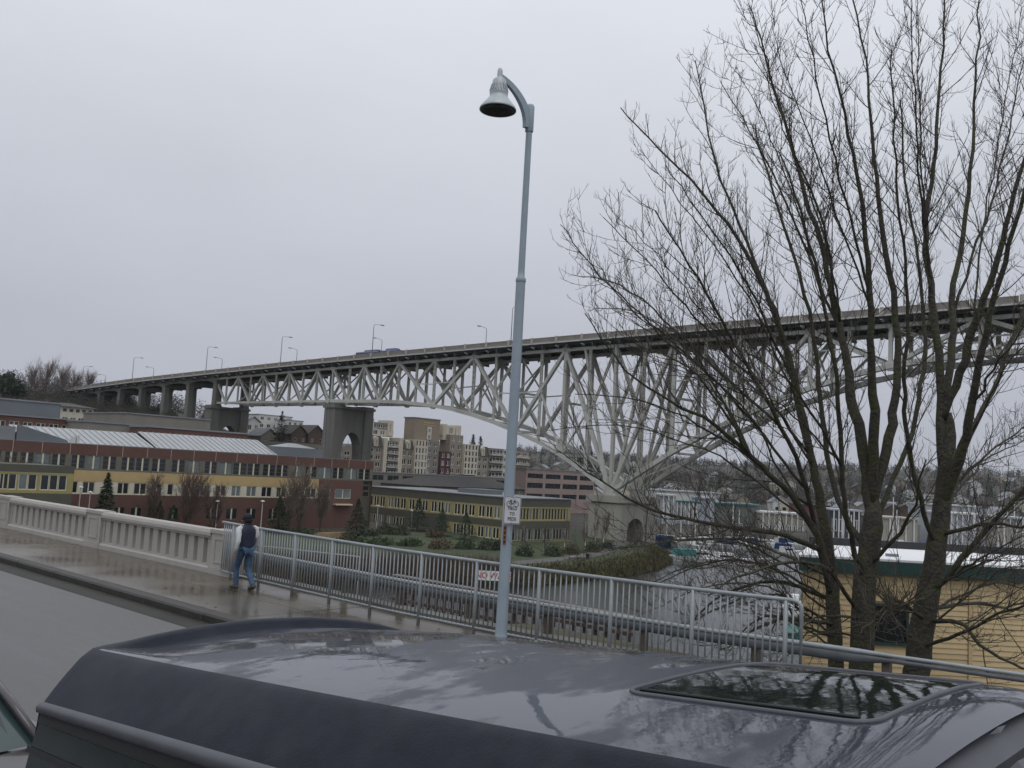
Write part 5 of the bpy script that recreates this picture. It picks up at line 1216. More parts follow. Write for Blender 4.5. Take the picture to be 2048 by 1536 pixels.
MB().box(0.35,LT-0.02,0.35,LD,-13,-2.1).build('core', olive, oc); MB().box(-0.2,LT+0.2,-0.2,LD+0.2,-2.0,-1.82).build('roof', roofgrey, oc)
MB().box(5,12,12,20,-1.82,-0.9).build('rooftop_unit', greywall, oc); MB().box(3.5,4.3,5,5.8,-1.82,-1.0).build('rooftop_vent', whitew, oc)
# --- generic blocks from pixels
def generic(name, label, px0, px1, ytop, ybot, u, depth, wall, rows=(), roof='flat', rmat=None, roofh=2.0, cat='building', wm=None, gm=None, zbase=None, group=None, mull=1):
    pm_ = (px0+px1)/2; va = on_u(px0, ytop, u)[0]; vb_ = on_u(px1, ytop, u)[0]; z1 = on_u(pm_, ytop, u)[1]; zb_ = on_u(pm_, ybot, u)[1]
    gzz = min(ground_z(u, va), ground_z(u, vb_), ground_z(u+depth, va))-1.0
    z0 = min(zb_, gzz) if zbase is None else zbase
    th = thing(name, label, cat, W(u, va, z0), ROT, group); L = vb_-va; hs = []
    for (ya, yb, n, frac) in rows:
        za, zc = on_u(pm_, ya, u)[1]-z0, on_u(pm_, yb, u)[1]-z0
        for i in range(n):
            c = L*(i+0.5)/n; hw = L/n*frac/2; hs.append((c-hw, c+hw, zc, za))
    MB().holes(0,L,0,z1-z0,hs,0,0.2).build('wall', wall, th); MB().box(0.03,L-0.03,0.22,depth-0.02,0,z1-z0-0.02).build('core', wall, th)
    for s in (0,1): MB().add([(L*s,0,0),(L*s,depth,0),(L*s,depth,z1-z0),(L*s,0,z1-z0)],[(0,1,2,3) if s else (3,2,1,0)]).build('side_wall', wall, th) if s == 0 else MB().box(L-0.01,L+0.01,0.0,depth,0,z1-z0).build('side_wall', wall, th)
    for h in hs: window(th, h[0], h[2], h[1]-h[0], h[3]-h[2], mull if h[1]-h[0] > 1.2 else 0, wm or cream, gm or pick_glass(r6), y=0.12, fw=0.1)
    H = z1-z0; rmat = rmat or roofgrey
    if roof == 'flat': MB().box(-0.2,L+0.2,-0.2,depth+0.2,H,H+0.3).build('roof', rmat, th)
    elif roof == 'gable_x': MB().prism_x([(-0.6,H-0.1),(depth/2,H+roofh),(depth+0.6,H-0.1),(depth+0.6,H-0.35),(depth/2,H+roofh-0.3),(-0.6,H-0.35)], -0.5, L+0.5).build('roof', rmat, th); 
    elif roof == 'gable_y':
        MB().prism_y([(-0.6,H-0.1),(L/2,H+roofh),(L+0.6,H-0.1),(L+0.6,H-0.35),(L/2,H+roofh-0.3),(-0.6,H-0.35)][::-1], -0.5, depth+0.5).build('roof', rmat, th); MB().prism_y([(0,H-0.02),(L,H-0.02),(L/2,H+roofh-0.4)], 0.0, 0.3).build('gable_wall', wall, th)
    elif roof == 'hip':
        e_ = 0.9; q = min(depth/2, L/3)
        MB().add([(-e_,-e_,H),(L+e_,-e_,H),(L+e_,depth+e_,H),(-e_,depth+e_,H),(q,depth/2,H+roofh),(L-q,depth/2,H+roofh)],[(0,1,5,4),(1,2,5),(2,3,4,5),(3,0,4),(3,2,1,0)]).build('roof', rmat, th)
    return th
generic('grey_screen_building', 'large slate grey windowless upper block above a brick storey at far left', -40, 123, 802, 836, 196, 26, greywall)
generic('brick_annex', 'brick annex with a row of cream windows below the slate grey block', -40, 147, 834, 868, 190, 5.8, brickm, [(844,857,7,0.72)], gm=glass)
generic('clerestory_building', 'dark roofed building with two rows of cream framed windows beside the bridge columns', 124, 188, 815, 850, 238, 15, creamp, [(818,826,5,0.7),(836,846,4,0.7)], 'hip', darkroof, 1.2, gm=glass)
generic('concrete_block', 'low warm grey concrete block behind the metal roof', 168, 312, 849, 885, 182, 12, concgrey, [(868,873,7,0.45)], gm=glass)
generic('concrete_hall', 'taller plain concrete hall standing under the bridge approach', 250, 422, 834, 880, 206, 22, concgrey)
generic('brown_brick_block', 'plain brown brick block in front of the arched pier', 303, 497, 862, 892, 172, 9, brickm)
generic('white_house', 'narrow white house with dark window right of the first arched pier', 494, 520, 843, 880, 325, 9, whitew, [(850,860,2,0.5)], 'gable_y', roofgrey, 2.2)
generic('white_apartments', 'white flat roofed apartment building high behind the side span', 518, 585, 832, 868, 375, 12, whitew, [(836,842,5,0.5),(850,857,5,0.5)])
generic('white_apartments', 'smaller white apartment building stepped down beside the tall evergreen', 575, 607, 842, 872, 362, 10, whitew, [(845,851,3,0.5),(858,864,3,0.5)])
generic('gabled_house', 'grey house with pale gable below the tall evergreen', 522, 556, 872, 900, 300, 9, tan2, [(882,890,2,0.35)], 'gable_y', roofgrey, 3.0)
generic('brown_townhouse', 'left one of two dark brown gabled townhouses left of the tall arched pier', 583, 615, 868, 908, 292, 10, brownw, [(876,883,2,0.3),(890,897,2,0.3)], 'gable_y', darkroof, 3.4)
generic('brown_townhouse', 'right one of two dark brown gabled townhouses left of the tall arched pier', 617, 650, 868, 910, 291, 10, brownw, [(878,885,2,0.3),(892,899,2,0.3)], 'gable_y', darkroof, 3.4)
generic('small_pavilion', 'small low white roofed pavilion behind the grey rooftop screen', 575, 625, 896, 905, 215, 8, whitew, (), 'hip', metalroof, 1.2)
generic('hip_roofed_hall', 'low hall with broad dark hipped roof behind the olive building', 842, 1050, 975, 990, 176, 16, tan2, [(980,986,9,0.5)], 'hip', darkroof, 2.4)
pk_ = generic('pink_office_building', 'dusty pink concrete office building with dark ribbon windows beside the main bridge pier', 1053, 1190, 942, 1004, 190, 5, pink, [(950,959,4,0.84),(968,978,4,0.86),(989,998,4,0.86)], wm=M('dark_frame', (0.03,0.03,0.03), 0.5), gm=glass, mull=3)
generic('retaining_base', 'dark garage plinth below the apartment block', 740, 1060, 952, 975, 262, 4, tan2, [(956,966,12,0.75)], wm=tan2, gm=glass, cat='wall')
# --- apartment block with bays
UC = 268.0
def cx_(px, y=900): return on_u(px, y, UC)
vC = cx_(600)[0]; zC = -8.0
ap_ = thing('apartment_block', 'large tan and cream stepped apartment block with balconies and tower behind the tall pier', 'building', W(UC, vC, zC), ROT)
def bay(px0, px1, ytop, mat, y, rows, cols, wfrac=0.62, style='win', ybot=950, hfrac=0.6, nm='bay_wall', fm=None):
    xa, xb = cx_(px0)[0]-vC, cx_(px1)[0]-vC; pm_ = (px0+px1)/2; z1 = cx_(pm_, ytop)[1]-zC; z0 = cx_(pm_, ybot)[1]-zC; L = xb-xa; hs = []
    for i in range(rows):
        fa = z0+(z1-z0)*i/rows; fh = (z1-z0)/rows
        for j in range(cols):
            c = L*(j+0.5)/cols; hw = L/cols*wfrac/2; hs.append((xa+c-hw, xa+c+hw, fa+fh*(1-hfrac)/2, fa+fh*(1+hfrac)/2))
    o = MB().holes(xa,xb,z0,z1,hs,y,0.3).build(nm, mat, ap_); MB().add([(xa,y,z0),(xa,y+6,z0),(xa,y+6,z1),(xa,y,z1)],[(3,2,1,0)]).add([(xb,y,z0),(xb,y+6,z0),(xb,y+6,z1),(xb,y,z1)],[(0,1,2,3)]).add([(xa,y,z1),(xb,y,z1),(xb,y+6,z1),(xa,y+6,z1)],[(0,1,2,3)]).build('bay_return', mat, o)
    for h in hs: window(o, h[0], h[2], h[1]-h[0], h[3]-h[2], 1 if h[1]-h[0] > 1.3 else 0, fm or white, pick_glass(r6) if style == 'win' else glass, y=y+0.2, fw=0.11)
    if style == 'balcony':
        for i in range(rows):
            fa = z0+(z1-z0)*i/rows; MB().box(xa+0.3,xb-0.3,y-1.3,y-0.004,fa+0.1,fa+0.28).build('balcony_slab', creams, o)
            bl2 = MB().box(xa+0.3,xb-0.3,y-1.3,y-1.24,fa+1.2,fa+1.28)
            nn2 = int((xb-xa-0.6)/0.4)
            for q in range(nn2+1): xx = xa+0.3+q*(xb-xa-0.66)/max(nn2,1); bl2.box(xx,xx+0.06,y-1.29,y-1.25,fa+0.28,fa+1.2)
            bl2.build('balcony_railing', white, o)
    return o, xa, xb, z0, z1
def mansard(px0, px1, y0, y1, y):
    xa, xb = cx_(px0)[0]-vC, cx_(px1)[0]-vC; pm_ = (px0+px1)/2; za, zb2 = cx_(pm_, y0)[1]-zC, cx_(pm_, y1)[1]-zC
    o = MB().prism_x([(y-0.3,zb2),(y+1.0,za),(y+5,za),(y+5,zb2)], xa, xb).build('mansard_roof', darkroof, ap_); c = (xa+xb)/2; hz_ = za-zb2
    d = MB().box(c-0.95,c+0.95,y-0.5,y+0.9,zb2+0.1,zb2+hz_*0.72); d.tube([(c,y-0.5,zb2+hz_*0.72),(c,y+0.9,zb2+hz_*0.72)], 0.95, 16); d.build('dormer', creams, o)
    window(o, c-0.55, zb2+0.3, 1.1, hz_*0.62, 1, white, glass, y=y-0.56, fw=0.1)
MB().box(-4,cx_(1062)[0]-vC,3.4,18,-4,cx_(830,902)[1]-zC).build('rear_mass', tan2, ap_)
bay(640,738,900,tan,1.0,4,6); bay(738,766,893,tan,0.6,4,2); mansard(738,766,871,893,0.6)
bay(741,800,858,creams,4.5,1,4,ybot=872,nm='penthouse_wall'); bay(744,759,836,creams,4.2,1,1,0.2,ybot=872,nm='chimney_tower'); bay(787,798,841,creams,4.2,1,1,0.2,ybot=872,nm='chimney_tower'); bay(760,787,845,tan2,4.4,1,3,0.8,ybot=858,nm='penthouse_wall')
bay(767,774,876,creams,-0.2,1,1,0.05); bay(797,805,876,creams,-0.2,1,1,0.05); bay(774,797,882,tan2,0.4,5,2,0.85,'balcony')
bay(805,829,898,tan,0.6,3,2); mansard(805,829,880,898,0.6); bay(829,854,880,creams,-0.5,5,4,0.55,hfrac=0.8)
to, xa, xb, z0, z1 = bay(831,882,838,M('tower_stucco', (0.25,0.205,0.155), 0.85, 0.06, 0.3),1.4,1,1,0.05,ybot=882,nm='tower_wall')
MB().box(xa-0.2,xb+0.2,1.2,8,z1,z1+0.35).build('tower_cornice', tan2, to); cc = (xa+xb)/2+1.0
MB().box(cc-1.2,cc+1.2,1.2,1.38,z0+0.6,z0+5.6).build('tower_strip', creams, to); window(to, cc-0.6, z0+3.4, 1.2, 1.6, 1, white, glass, y=1.16); window(to, cc-0.6, z0+1.0, 1.2, 1.6, 1, white, glass, y=1.16)
gold = M('gold_letters', (0.55,0.45,0.10), 0.5)
MB().box(cc-3.1,cc+3.1,1.33,1.39,z1-2.35,z1-2.2).tube([(cc-2.9,1.36,z1-1.6),(cc-2.3,1.36,z1-1.25),(cc-1.7,1.36,z1-1.7),(cc-1.0,1.36,z1-1.3),(cc-0.3,1.36,z1-1.65),(cc+0.5,1.36,z1-1.4),(cc+1.1,1.36,z1-1.75),(cc+1.8,1.36,z1-1.35),(cc+2.8,1.36,z1-1.7)],0.12,5).build('script_sign', gold, to)
bay(855,881,882,tan2,0.8,5,2,0.5); bay(881,902,903,dred,-0.2,3,2,0.6); bay(902,928,870,tan,0.8,5,2,0.5); bay(894,930,852,creams,3.5,1,3,ybot=872,nm='penthouse_wall'); bay(895,903,848,creams,3.2,1,1,0.1,ybot=880,nm='chimney_tower'); bay(921,931,851,creams,3.2,1,1,0.1,ybot=880,nm='chimney_tower')
bay(928,955,889,creams,-0.5,5,4,0.55,hfrac=0.8); bay(955,980,912,tan,0.6,3,2,ybot=955); mansard(955,980,893,912,0.6); bay(980,1008,897,tan2,0.2,4,2,0.8,'balcony',ybot=957); bay(1008,1034,899,creams,0.5,4,2,ybot=958); bay(1034,1062,903,tan,1.2,4,2,0.5,'balcony',ybot=960)
MB().box(cx_(740)[0]-vC,cx_(1062)[0]-vC,-0.6,3.39,-4,cx_(900,950)[1]-zC-0.02).build('plinth', dred, ap_)

# ================================================================== FAR SHORE, HILLSIDE AND MARINA
hc = [('white', whitew), ('tan', tan), ('grey', concgrey), ('brown', brownw), ('cream', creams)]
hm = {}
def house(px, Y, ci, seed, lab, w=9, d=8, h=5.5):
    r = random.Random(seed); q = at(px, 900, Y); u, v = uv(q); z = ground_z(u, v); cn, cm = hc[ci]
    th = thing('hillside_house', lab, 'house', W(u, v, z-0.8), r.uniform(-0.5,0.5), 'houses on the far hillside')
    key = cn
    if key not in hm:
        a = MB().box(-w/2,w/2,-d/2,d/2,0,h).prism_y([(-w/2,h),(w/2,h),(0,h+2.6)], -d/2, d/2).build('wall', cm, th)
        b = MB().prism_y([(-w/2-0.5,h-0.2),(0,h+2.9),(w/2+0.5,h-0.2),(w/2+0.5,h-0.5),(0,h+2.55),(-w/2-0.5,h-0.5)][::-1], -d/2-0.4, d/2+0.4).build('roof', darkroof if ci % 2 else roofgrey, th)
        c = MB().box(-3,-1.4,-d/2-0.06,-d/2-0.004,1.2,2.8).build('window', glass, th); e_ = MB().box(1.2,3,-d/2-0.06,-d/2-0.004,1.2,2.8).build('window', glass, th); hm[key] = [a.data, b.data, c.data, e_.data]
    else:
        for nm, me in zip(('wall','roof','window','window'), hm[key]): put(nm, me, th)
rh = random.Random(77)
hl_ = [(rh.uniform(1060,2040), rh.choice([430,480,520,560,600,650,700,760,830,900]), i % 5) for i in range(110)]+[(rh.uniform(330,420), rh.uniform(420,560), i % 5) for i in range(5)]
for ci in range(5):
    row = sorted(q for q in hl_ if q[2] == ci)
    for k, q in enumerate(row):
        house(q[0], q[1], ci, 300+ci*40+k, ORD[k]+' '+hc[ci][0]+' gabled house from the left among the far hillside houses')
def wood(name, label, n, mat, kindc, seed, pxr, Yr, hr, nt_=60, sz=1.0):
    r = random.Random(seed); mb = MB()
    for i in range(n):
        Y = r.uniform(*Yr); px = r.uniform(*pxr); q = at(px, 900, Y); u, v = uv(q); 
        if u-shore_u(v) < 25: continue
        b = W(u, v, ground_z(u, v)-0.5); h = r.uniform(*hr)*(0.8 if kindc else 1.0); rad = h*(0.17 if kindc else 0.42)
        for k in range(nt_):
            if kindc:
                kk = r.random()**0.8; z = h*kk; rr = rad*(1-kk)*r.uniform(0.3,1.1); a = r.uniform(0,6.283); c = b+Vector((rr*math.cos(a), rr*math.sin(a), z)); s = h*0.13*(1.2-kk)*sz
            else:
                d = rv(r); kk = r.random()**0.4; c = b+Vector((d.x*rad*kk, d.y*rad*kk, h*0.55+d.z*h*0.45*kk)); s = h*0.12*sz
            a_ = rv(r)*s; b_ = rv(r)*s; mb.add([c-a_*0.5, c+a_*0.5+b_*0.2, c+b_*0.6+Vector((0,0,s*0.5))], [(0,1,2)])
    tag(mb.build(name, mat), label, 'wood', kind='stuff')
far_con = M('far_conifer_green', (0.030,0.042,0.032), 0.9, 0.4, 0.05); far_bare = M('far_bare_crowns', (0.080,0.072,0.066), 0.9, 0.35, 0.05)
wood('evergreen_wood', 'dark evergreens scattered over the far hillside', 1150, far_con, True, 31, (1030,2080), (470,1250), (8,17), 60)
wood('bare_wood', 'bare brown deciduous trees covering the far hillside', 1500, far_bare, False, 32, (1030,2080), (470,1250), (4.5,10), 75)
wood('bare_wood', 'bare brush on the hill under the bridge approach', 420, far_bare, False, 33, (-30,440), (385,640), (6,11), 200, 0.5)
wood('hill_brush', 'dark brush on the slope below the left end of the high bridge', 420, M('dark_brush', (0.045,0.042,0.030), 0.9, 0.4, 0.1), False, 36, (-40,345), (318,410), (3,6), 150, 0.6)
wood('evergreen_wood', 'distant evergreens behind the apartment block', 170, far_con, True, 34, (300,1060), (560,1000), (10,20))
for k, (px, y0, y1, Y, wd) in enumerate(((560,822,892,330,4.6),(1490,920,965,700,5),(1820,938,965,900,5),(1826,941,965,905,5),(1878,946,972,850,4),(1950,955,985,800,5),(2030,960,990,800,5),(945,868,900,620,5),(960,872,900,630,5),(1180,892,930,520,4),(1160,890,930,530,4))):
    q = at(px, y1, Y); top_ = at(px, y0, Y).z; u, v = uv(q); zb3 = min(q.z, ground_z(u, v))
    conifer('tall dark evergreen beside the white apartments' if k == 0 else ORD[k-1]+' lone dark evergreen along the far skyline counted as built rightward' if False else ('tall dark evergreen beside the white apartments' if k == 0 else ['dark evergreen rising from the far hill left of the middle maple','left of twin evergreens on the far skyline','right of twin evergreens on the far skyline','small evergreen right of the twin evergreens','round topped evergreen far right on the skyline','rightmost evergreen on the far skyline','left evergreen on the ridge behind the apartment block','right evergreen on the ridge behind the apartment block','right evergreen seen through the main truss','left evergreen seen through the main truss'][k-1]), (q.x,q.y,zb3), top_-zb3, wd, 420, far_con if k else leaf_dark, 60+k)
# trees on the left hill
for k, (px, y0, Y, sp) in enumerate(((62,742,420,5),(92,734,425,7),(125,742,430,6),(148,750,440,5),(180,748,445,5),(70,765,400,4))):
    q = at(px, 790, Y); u, v = uv(q); zb3 = ground_z(u, v); h_ = at(px, y0, Y).z-zb3
    bare_tree(ORD[k]+' bare reddish tree from the left on the hill at the bridge end' if k < 5 else 'short bare tree in front of the others at the bridge end', (q.x,q.y,zb3), h_, sp*1.9, red_twig, seed=80+k, group='bare trees at the bridge end', nb=60, twig=30, upright=0.6)
for k, (px, y0, Y, wd) in enumerate(((5,742,330,6),(22,758,335,5),(-15,745,325,6),(33,770,340,4))):
    q = at(px, 800, Y); u, v = uv(q); zb3 = ground_z(u, v); h_ = at(px, y0, Y).z-zb3
    th = thing('evergreen_tree', ['dark bushy evergreen at the left edge','second dark evergreen from the left edge on the hill','dark evergreen cut by the left edge','small dark evergreen right of the others on the hill'][k], 'tree', (q.x,q.y,zb3), 0, 'evergreens on the left hill')
    MB().tube([(0,0,-1),(0,0,h_*0.6)], 0.4, 6).build('trunk', twig_m, th); o = bush_mesh(wd, wd, h_*0.55, 1500, random.Random(90+k), 1.1).build('crown', leaf_dark, th); o.location = (0,0,h_*0.45)
# --- campus planting
for k, (px, y0, y1, w, lab) in enumerate(((210,945,1022,2.6,'slender dark conifer in front of the brick building above the balustrade'),(318,1000,1042,1.8,'small dark conifer between bare trees above the balustrade'),(712,996,1078,3.0,'tall narrow conifer at the corner of the brick building'),(835,996,1062,3.2,'left of three conifers in front of the olive building'),(882,1016,1072,3.0,'middle of three conifers in front of the olive building'),(930,1024,1080,3.2,'right of three conifers in front of the olive building'),(556,990,1052,2.6,'dark conifer beside the pale bare trees'),(345,1010,1045,2.2,'low dark conifer behind the reddish bare tree'))):
    b = gpos(px, y1); h_ = (b-at(px, y0, b.y)).length; conifer(lab, b, h_, w*0.85, 1000, leaf_dark, 110+k, 'conifers on the campus lawn')
for k, (px, y0, y1, sp, mt, lab) in enumerate(((372,925,1040,5.2,red_twig,'wide reddish bare tree in front of the brick building'),(430,955,1040,3.5,red_twig,'small reddish bare tree right of the wide one'),(300,930,1030,3.5,red_twig,'reddish bare tree left of the wide one'),(600,910,1048,4.5,pale_twig,'pale bare tree in front of the ochre band'),(575,940,1045,3.5,pale_twig,'smaller pale bare tree left of the tall pale one'),(640,950,1050,3.5,pale_twig,'smaller pale bare tree right of the tall pale one'),(20,890,1005,4.0,red_twig,'bare reddish tree at the left edge behind the balustrade'),(-5,900,1000,3.0,red_twig,'bare tree cut by the left edge behind the balustrade'))):
    b = gpos(px, y1); h_ = (b-at(px, y0, b.y)).length; bare_tree(lab, b, h_, sp*1.15, mt, None, 130+k, 'bare trees on the campus lawn', 34, 16, 3, 0.010, upright=0.4)
for k, (px, y0, y1, lab) in enumerate(((1170,1010,1098,'left white barked birch beside the olive building'),(1205,1005,1092,'leaning white barked birch beside the bridge pier'),(1190,1000,1090,'white barked birch between the two outer birches'),(1045,1030,1108,'thin birch right of the lamp post beyond the water'),(1088,1040,1108,'lone birch in front of the olive building side'),(1128,1020,1102,'birch left of the birch group'),(88,985,1010,'left pale birch in front of the olive wing'),(115,985,1012,'right pale birch in front of the olive wing'))):
    b = gpos(px, y1); h_ = (b-at(px, y0, b.y)).length; bare_tree(lab, b, h_, h_*0.28, red_twig if px > 200 else pale_twig, birch, 150+k, 'birches on the far bank', 26, 14, 1 if k != 1 else 2, 0.013, 'birch_tree', 0.8)
hg = [(560,1062,4,1.3,leaf_hedge),(600,1068,5,1.3,leaf_hedge),(650,1075,5,1.2,leaf_brown),(735,1072,4,1.6,leaf_dark),(770,1068,4,2.4,leaf_hedge),(800,1070,4,2.3,leaf_hedge),(760,1090,6,1.6,leaf_hedge),(820,1092,5,1.6,leaf_hedge),(700,1086,6,1.4,leaf_hedge),(880,1098,5,2.2,leaf_brown),(930,1098,4,1.8,leaf_hedge),(975,1100,4,2.4,leaf_dark),(1000,1100,3,2.2,leaf_dark),(1048,1112,3,2.2,leaf_dark),(1105,1112,4,2.4,leaf_hedge),(1140,1108,3,2.0,leaf_brown),(1185,1104,3,2.4,leaf_hedge),(1215,1098,2.5,1.6,leaf_dark),(870,1075,4,1.6,leaf_brown),(480,1050,5,1.8,leaf_hedge),(420,1046,5,1.8,leaf_dark),(360,1040,4,1.6,leaf_hedge),(260,1030,5,1.6,leaf_dark),(230,1026,4,1.4,leaf_hedge)]
for k, (px, py, rx, rz2, mt) in enumerate(hg):
    b = gpos(px, py); cn = {'hedge_green':'green','dead_fern_brown':'brown','conifer_green':'dark green'}[mt.name]
    lab = cn+' shrub, '+ORD[sorted(q[0] for q in hg).index(px)]+' from the left along the far bank'
    bush(lab, b, rx*0.62, 1.7, rz2*0.92, 700, mt, 170+k, 0.33)
# brush and reeds along the water edge
mb = MB(); rb = random.Random(6)
for i in range(14000):
    v = rb.uniform(58,168); u = shore_u(v)+abs(rb.gauss(0,2.6))-0.4; b = W(u, v, ground_z(u, v)); s = rb.uniform(0.15,0.5); hgt = rb.uniform(0.2,1.0); tp = b+Vector((rb.uniform(-.4,.4), rb.uniform(-.4,.4), hgt)); a_ = rb.uniform(0,6.28); d_ = Vector((math.cos(a_),math.sin(a_),0))*s*0.35
    mb.add([b+Vector((0,0,hgt*0.2))-d_, b+Vector((0,0,hgt*0.2))+d_, tp], [(0,1,2)])
tag(mb.build('shore_brush', leaf_moss), 'yellow green brush along the far water edge', 'brush', kind='stuff')
# bare brown thicket on the bank left of the lamp
mb = MB()
for i in range(9000):
    v = rb.uniform(60,100); u = shore_u(v)+rb.uniform(-0.5,9); b = W(u, v, ground_z(u, v)); tp = b+Vector((rb.uniform(-.8,.8), rb.uniform(-.8,.8), rb.uniform(0.8,2.6))); a_ = rb.uniform(0,6.28); d_ = Vector((math.cos(a_),math.sin(a_),0))*0.05
    mb.add([b-d_, b+d_, tp], [(0,1,2)])
tag(mb.build('bare_thicket', M('thicket_brown', (0.085,0.06,0.045), 0.9, 0.3, 0.6)), 'brown bare thicket on the far bank left of the lamp post', 'brush', kind='stuff')
# canal path
mb = MB()
vsx = [60+i*4 for i in range(28)]
for v in vsx:
    u = shore_u(v)+11+1.5*math.sin(v*0.05)
    for du in (-1.6,1.6): mb.v.append(tuple(W(u+du, v, ground_z(u+du, v)+0.12)))
for i in range(len(vsx)-1): mb.f.append((i*2, i*2+2, i*2+3, i*2+1))
tag(mb.build('path', M('path_asphalt', (0.10,0.095,0.09), 0.8, 0.15, 0.5)), kind='structure')
bpos = gpos(1150,1119); bn2 = thing('park_bench', 'pale stone park bench on the far canal path', 'bench', tuple(bpos), ROT)
MB().box(-1.6,1.6,-0.3,0.3,0.38,0.5).build('seat', concgrey, bn2)
for x in (-1.2,1.2): MB().box(x-0.2,x+0.2,-0.25,0.25,-0.2,0.38).build('leg', concgrey, bn2)
bpos = gpos(1175,1119); tb = thing('litter_bin', 'black litter bin beside the stone bench on the far path', 'litter bin', tuple(bpos), 0)
MB().lathe([(0.28,-0.1),(0.33,0.8),(0.36,0.95),(0.34,1.0),(0.0,1.02)], 14).build('drum', blackm, tb, True); MB().lathe([(0.37,0.9),(0.39,0.93),(0.37,0.97)], 14).build('rim', blackm, tb, True)
bpos = gpos(670,1076); rw = tag(MB().box(-4,4,-0.5,0.5,-0.5,0.7).box(-3.4,3.7,-0.35,0.45,0.7,0.95).build('stone_wall', M('tan_stone', (0.30,0.21,0.12), 0.9, 0.25, 1.2), loc=tuple(bpos), rz=ROT), 'low tan stone wall between the hedges', 'wall')
for k, (px, y0, y1) in enumerate(((432,1003,1044),(522,1003,1046),(753,1012,1056),(822,1022,1060),(690,1130,1131),(158,975,1012),(178,985,1012))):
    if k == 4: continue
    b = gpos(px, y1); h_ = (b-at(px, y0, b.y)).length; th = thing('path_lamp', ['path lamp left of the walking person','path lamp right of the walking person','path lamp left of the olive building conifers','path lamp in front of the olive building conifers','','left path lamp beside the olive wing','right path lamp beside the olive wing'][k], 'lamp', tuple(b), 0, 'pale path lamps on the campus')
    MB().tube([(0,0,-0.3),(0,0,h_)], [0.08,0.06], 6).build('pole', whitew, th); MB().lathe([(0.0,h_+0.25),(0.35,h_+0.1),(0.38,h_),(0.0,h_)], 10).build('lamp_head', whitew, th)
# --- marina
def shed(label, px0, px1, ytop, ybot, Y, wall, rmat, posts=0, depth=12, rows=()):
    a = at(px0, ytop, Y); b = at(px1, ytop, Y); zt_ = (a.z+b.z)/2; L = (b-a).length; zb4 = min(at((px0+px1)/2, ybot, Y).z, WZ+1.0)
    th = thing('marina_shed', label, 'building', (a.x, Y, zb4-1.5), 0, 'marina buildings'); H = zt_-zb4+1.5; hs = []
    for (f0, f1, n, fr) in rows:
        for i in range(n): c = L*(i+0.5)/n; hw = L/n*fr/2; hs.append((c-hw, c+hw, H*f0, H*f1))
    MB().holes(0,L,0,H,hs).build('wall', wall, th); MB().box(0,L,0.3,depth,0,H-0.02).build('core', wall, th); MB().box(-0.4,L+0.4,-0.6,depth,H,H+0.5).build('roof', rmat, th)
    for h in hs: window(th, h[0], h[2], h[1]-h[0], h[3]-h[2], 1, white, glass, y=0.12, fw=0.2)
    for k in range(posts): MB().box(L*(k+0.5)/posts-0.16,L*(k+0.5)/posts+0.16,-0.55,-0.31,0,H).build('post', white, th)
teal = M('teal_roof', (0.06,0.15,0.15), 0.6, 0.1, 0.3); gsh = M('pale_grey_shed', (0.40,0.42,0.45), 0.7, 0.08, 0.2); bsh = M('beige_shed', (0.37,0.35,0.30), 0.7, 0.08, 0.2); gnsh = M('grey_green_shed', (0.17,0.19,0.17), 0.7, 0.08, 0.2)
shed('pale grey boat shed immediately right of the main bridge pier', 1322,1352,992,1080,285,gsh,whitew,3,10,[(0.55,0.85,2,0.6)])
shed('shed with teal roof and open boat racks', 1350,1398,1005,1078,290,gsh,teal,6,12,[(0.15,0.5,4,0.8),(0.6,0.9,4,0.8)])
shed('blank pale blue grey boat shed', 1398,1430,998,1075,295,M('pale_blue_shed', (0.40,0.44,0.50), 0.7, 0.05, 0.2),gsh,0,12)
shed('grey green storage shed behind the moored boats', 1430,1520,1010,1072,300,gnsh,teal,0,14,[(0.15,0.45,6,0.6)])
shed('low shed with white railed upper deck', 1520,1612,1028,1074,295,bsh,whitew,8,12,[(0.2,0.6,7,0.7)])
shed('dark shed with tall white posts left of the middle maple', 1662,1722,1022,1095,275,M('dark_shed', (0.07,0.075,0.09), 0.7, 0.1, 0.2),gsh,6,12,[(0.5,0.8,4,0.7)])
shed('pale beige boat shed between the two right maples', 1755,1835,1038,1098,270,bsh,bsh,5,14,[(0.1,0.35,6,0.5)])
shed('long grey boat shed at the right edge with open racks', 1885,1985,1030,1108,268,gsh,whitew,9,14,[(0.1,0.4,9,0.75),(0.55,0.75,9,0.75)])
shed('grey boat shed cut by the right edge', 1988,2075,1038,1112,262,bsh,gsh,7,14,[(0.1,0.4,7,0.75)])
shed('red brown low warehouse up the shore behind the marina', 1600,1660,1012,1040,360,M('warehouse_red', (0.14,0.06,0.055), 0.8, 0.1, 0.2),darkroof,0,14)
shed('white long terrace behind the boat sheds', 1300,1440,984,1000,380,whitew,gsh,0,12,[(0.3,0.7,12,0.5)])
shed('pale warehouse above the right boat sheds', 1850,1960,1012,1030,380,gsh,whitew,0,16)
hullw = M('white_hull', (0.75,0.75,0.73), 0.35, 0.05, 1); hullb = M('blue_hull', (0.05,0.12,0.18), 0.35, 0.1, 1); canv = M('teal_canvas', (0.05,0.22,0.21), 0.8, 0.1, 1); canvb = M('blue_canvas', (0.02,0.06,0.16), 0.8, 0.1, 1); deckw = M('cream_deck', (0.5,0.46,0.38), 0.6)
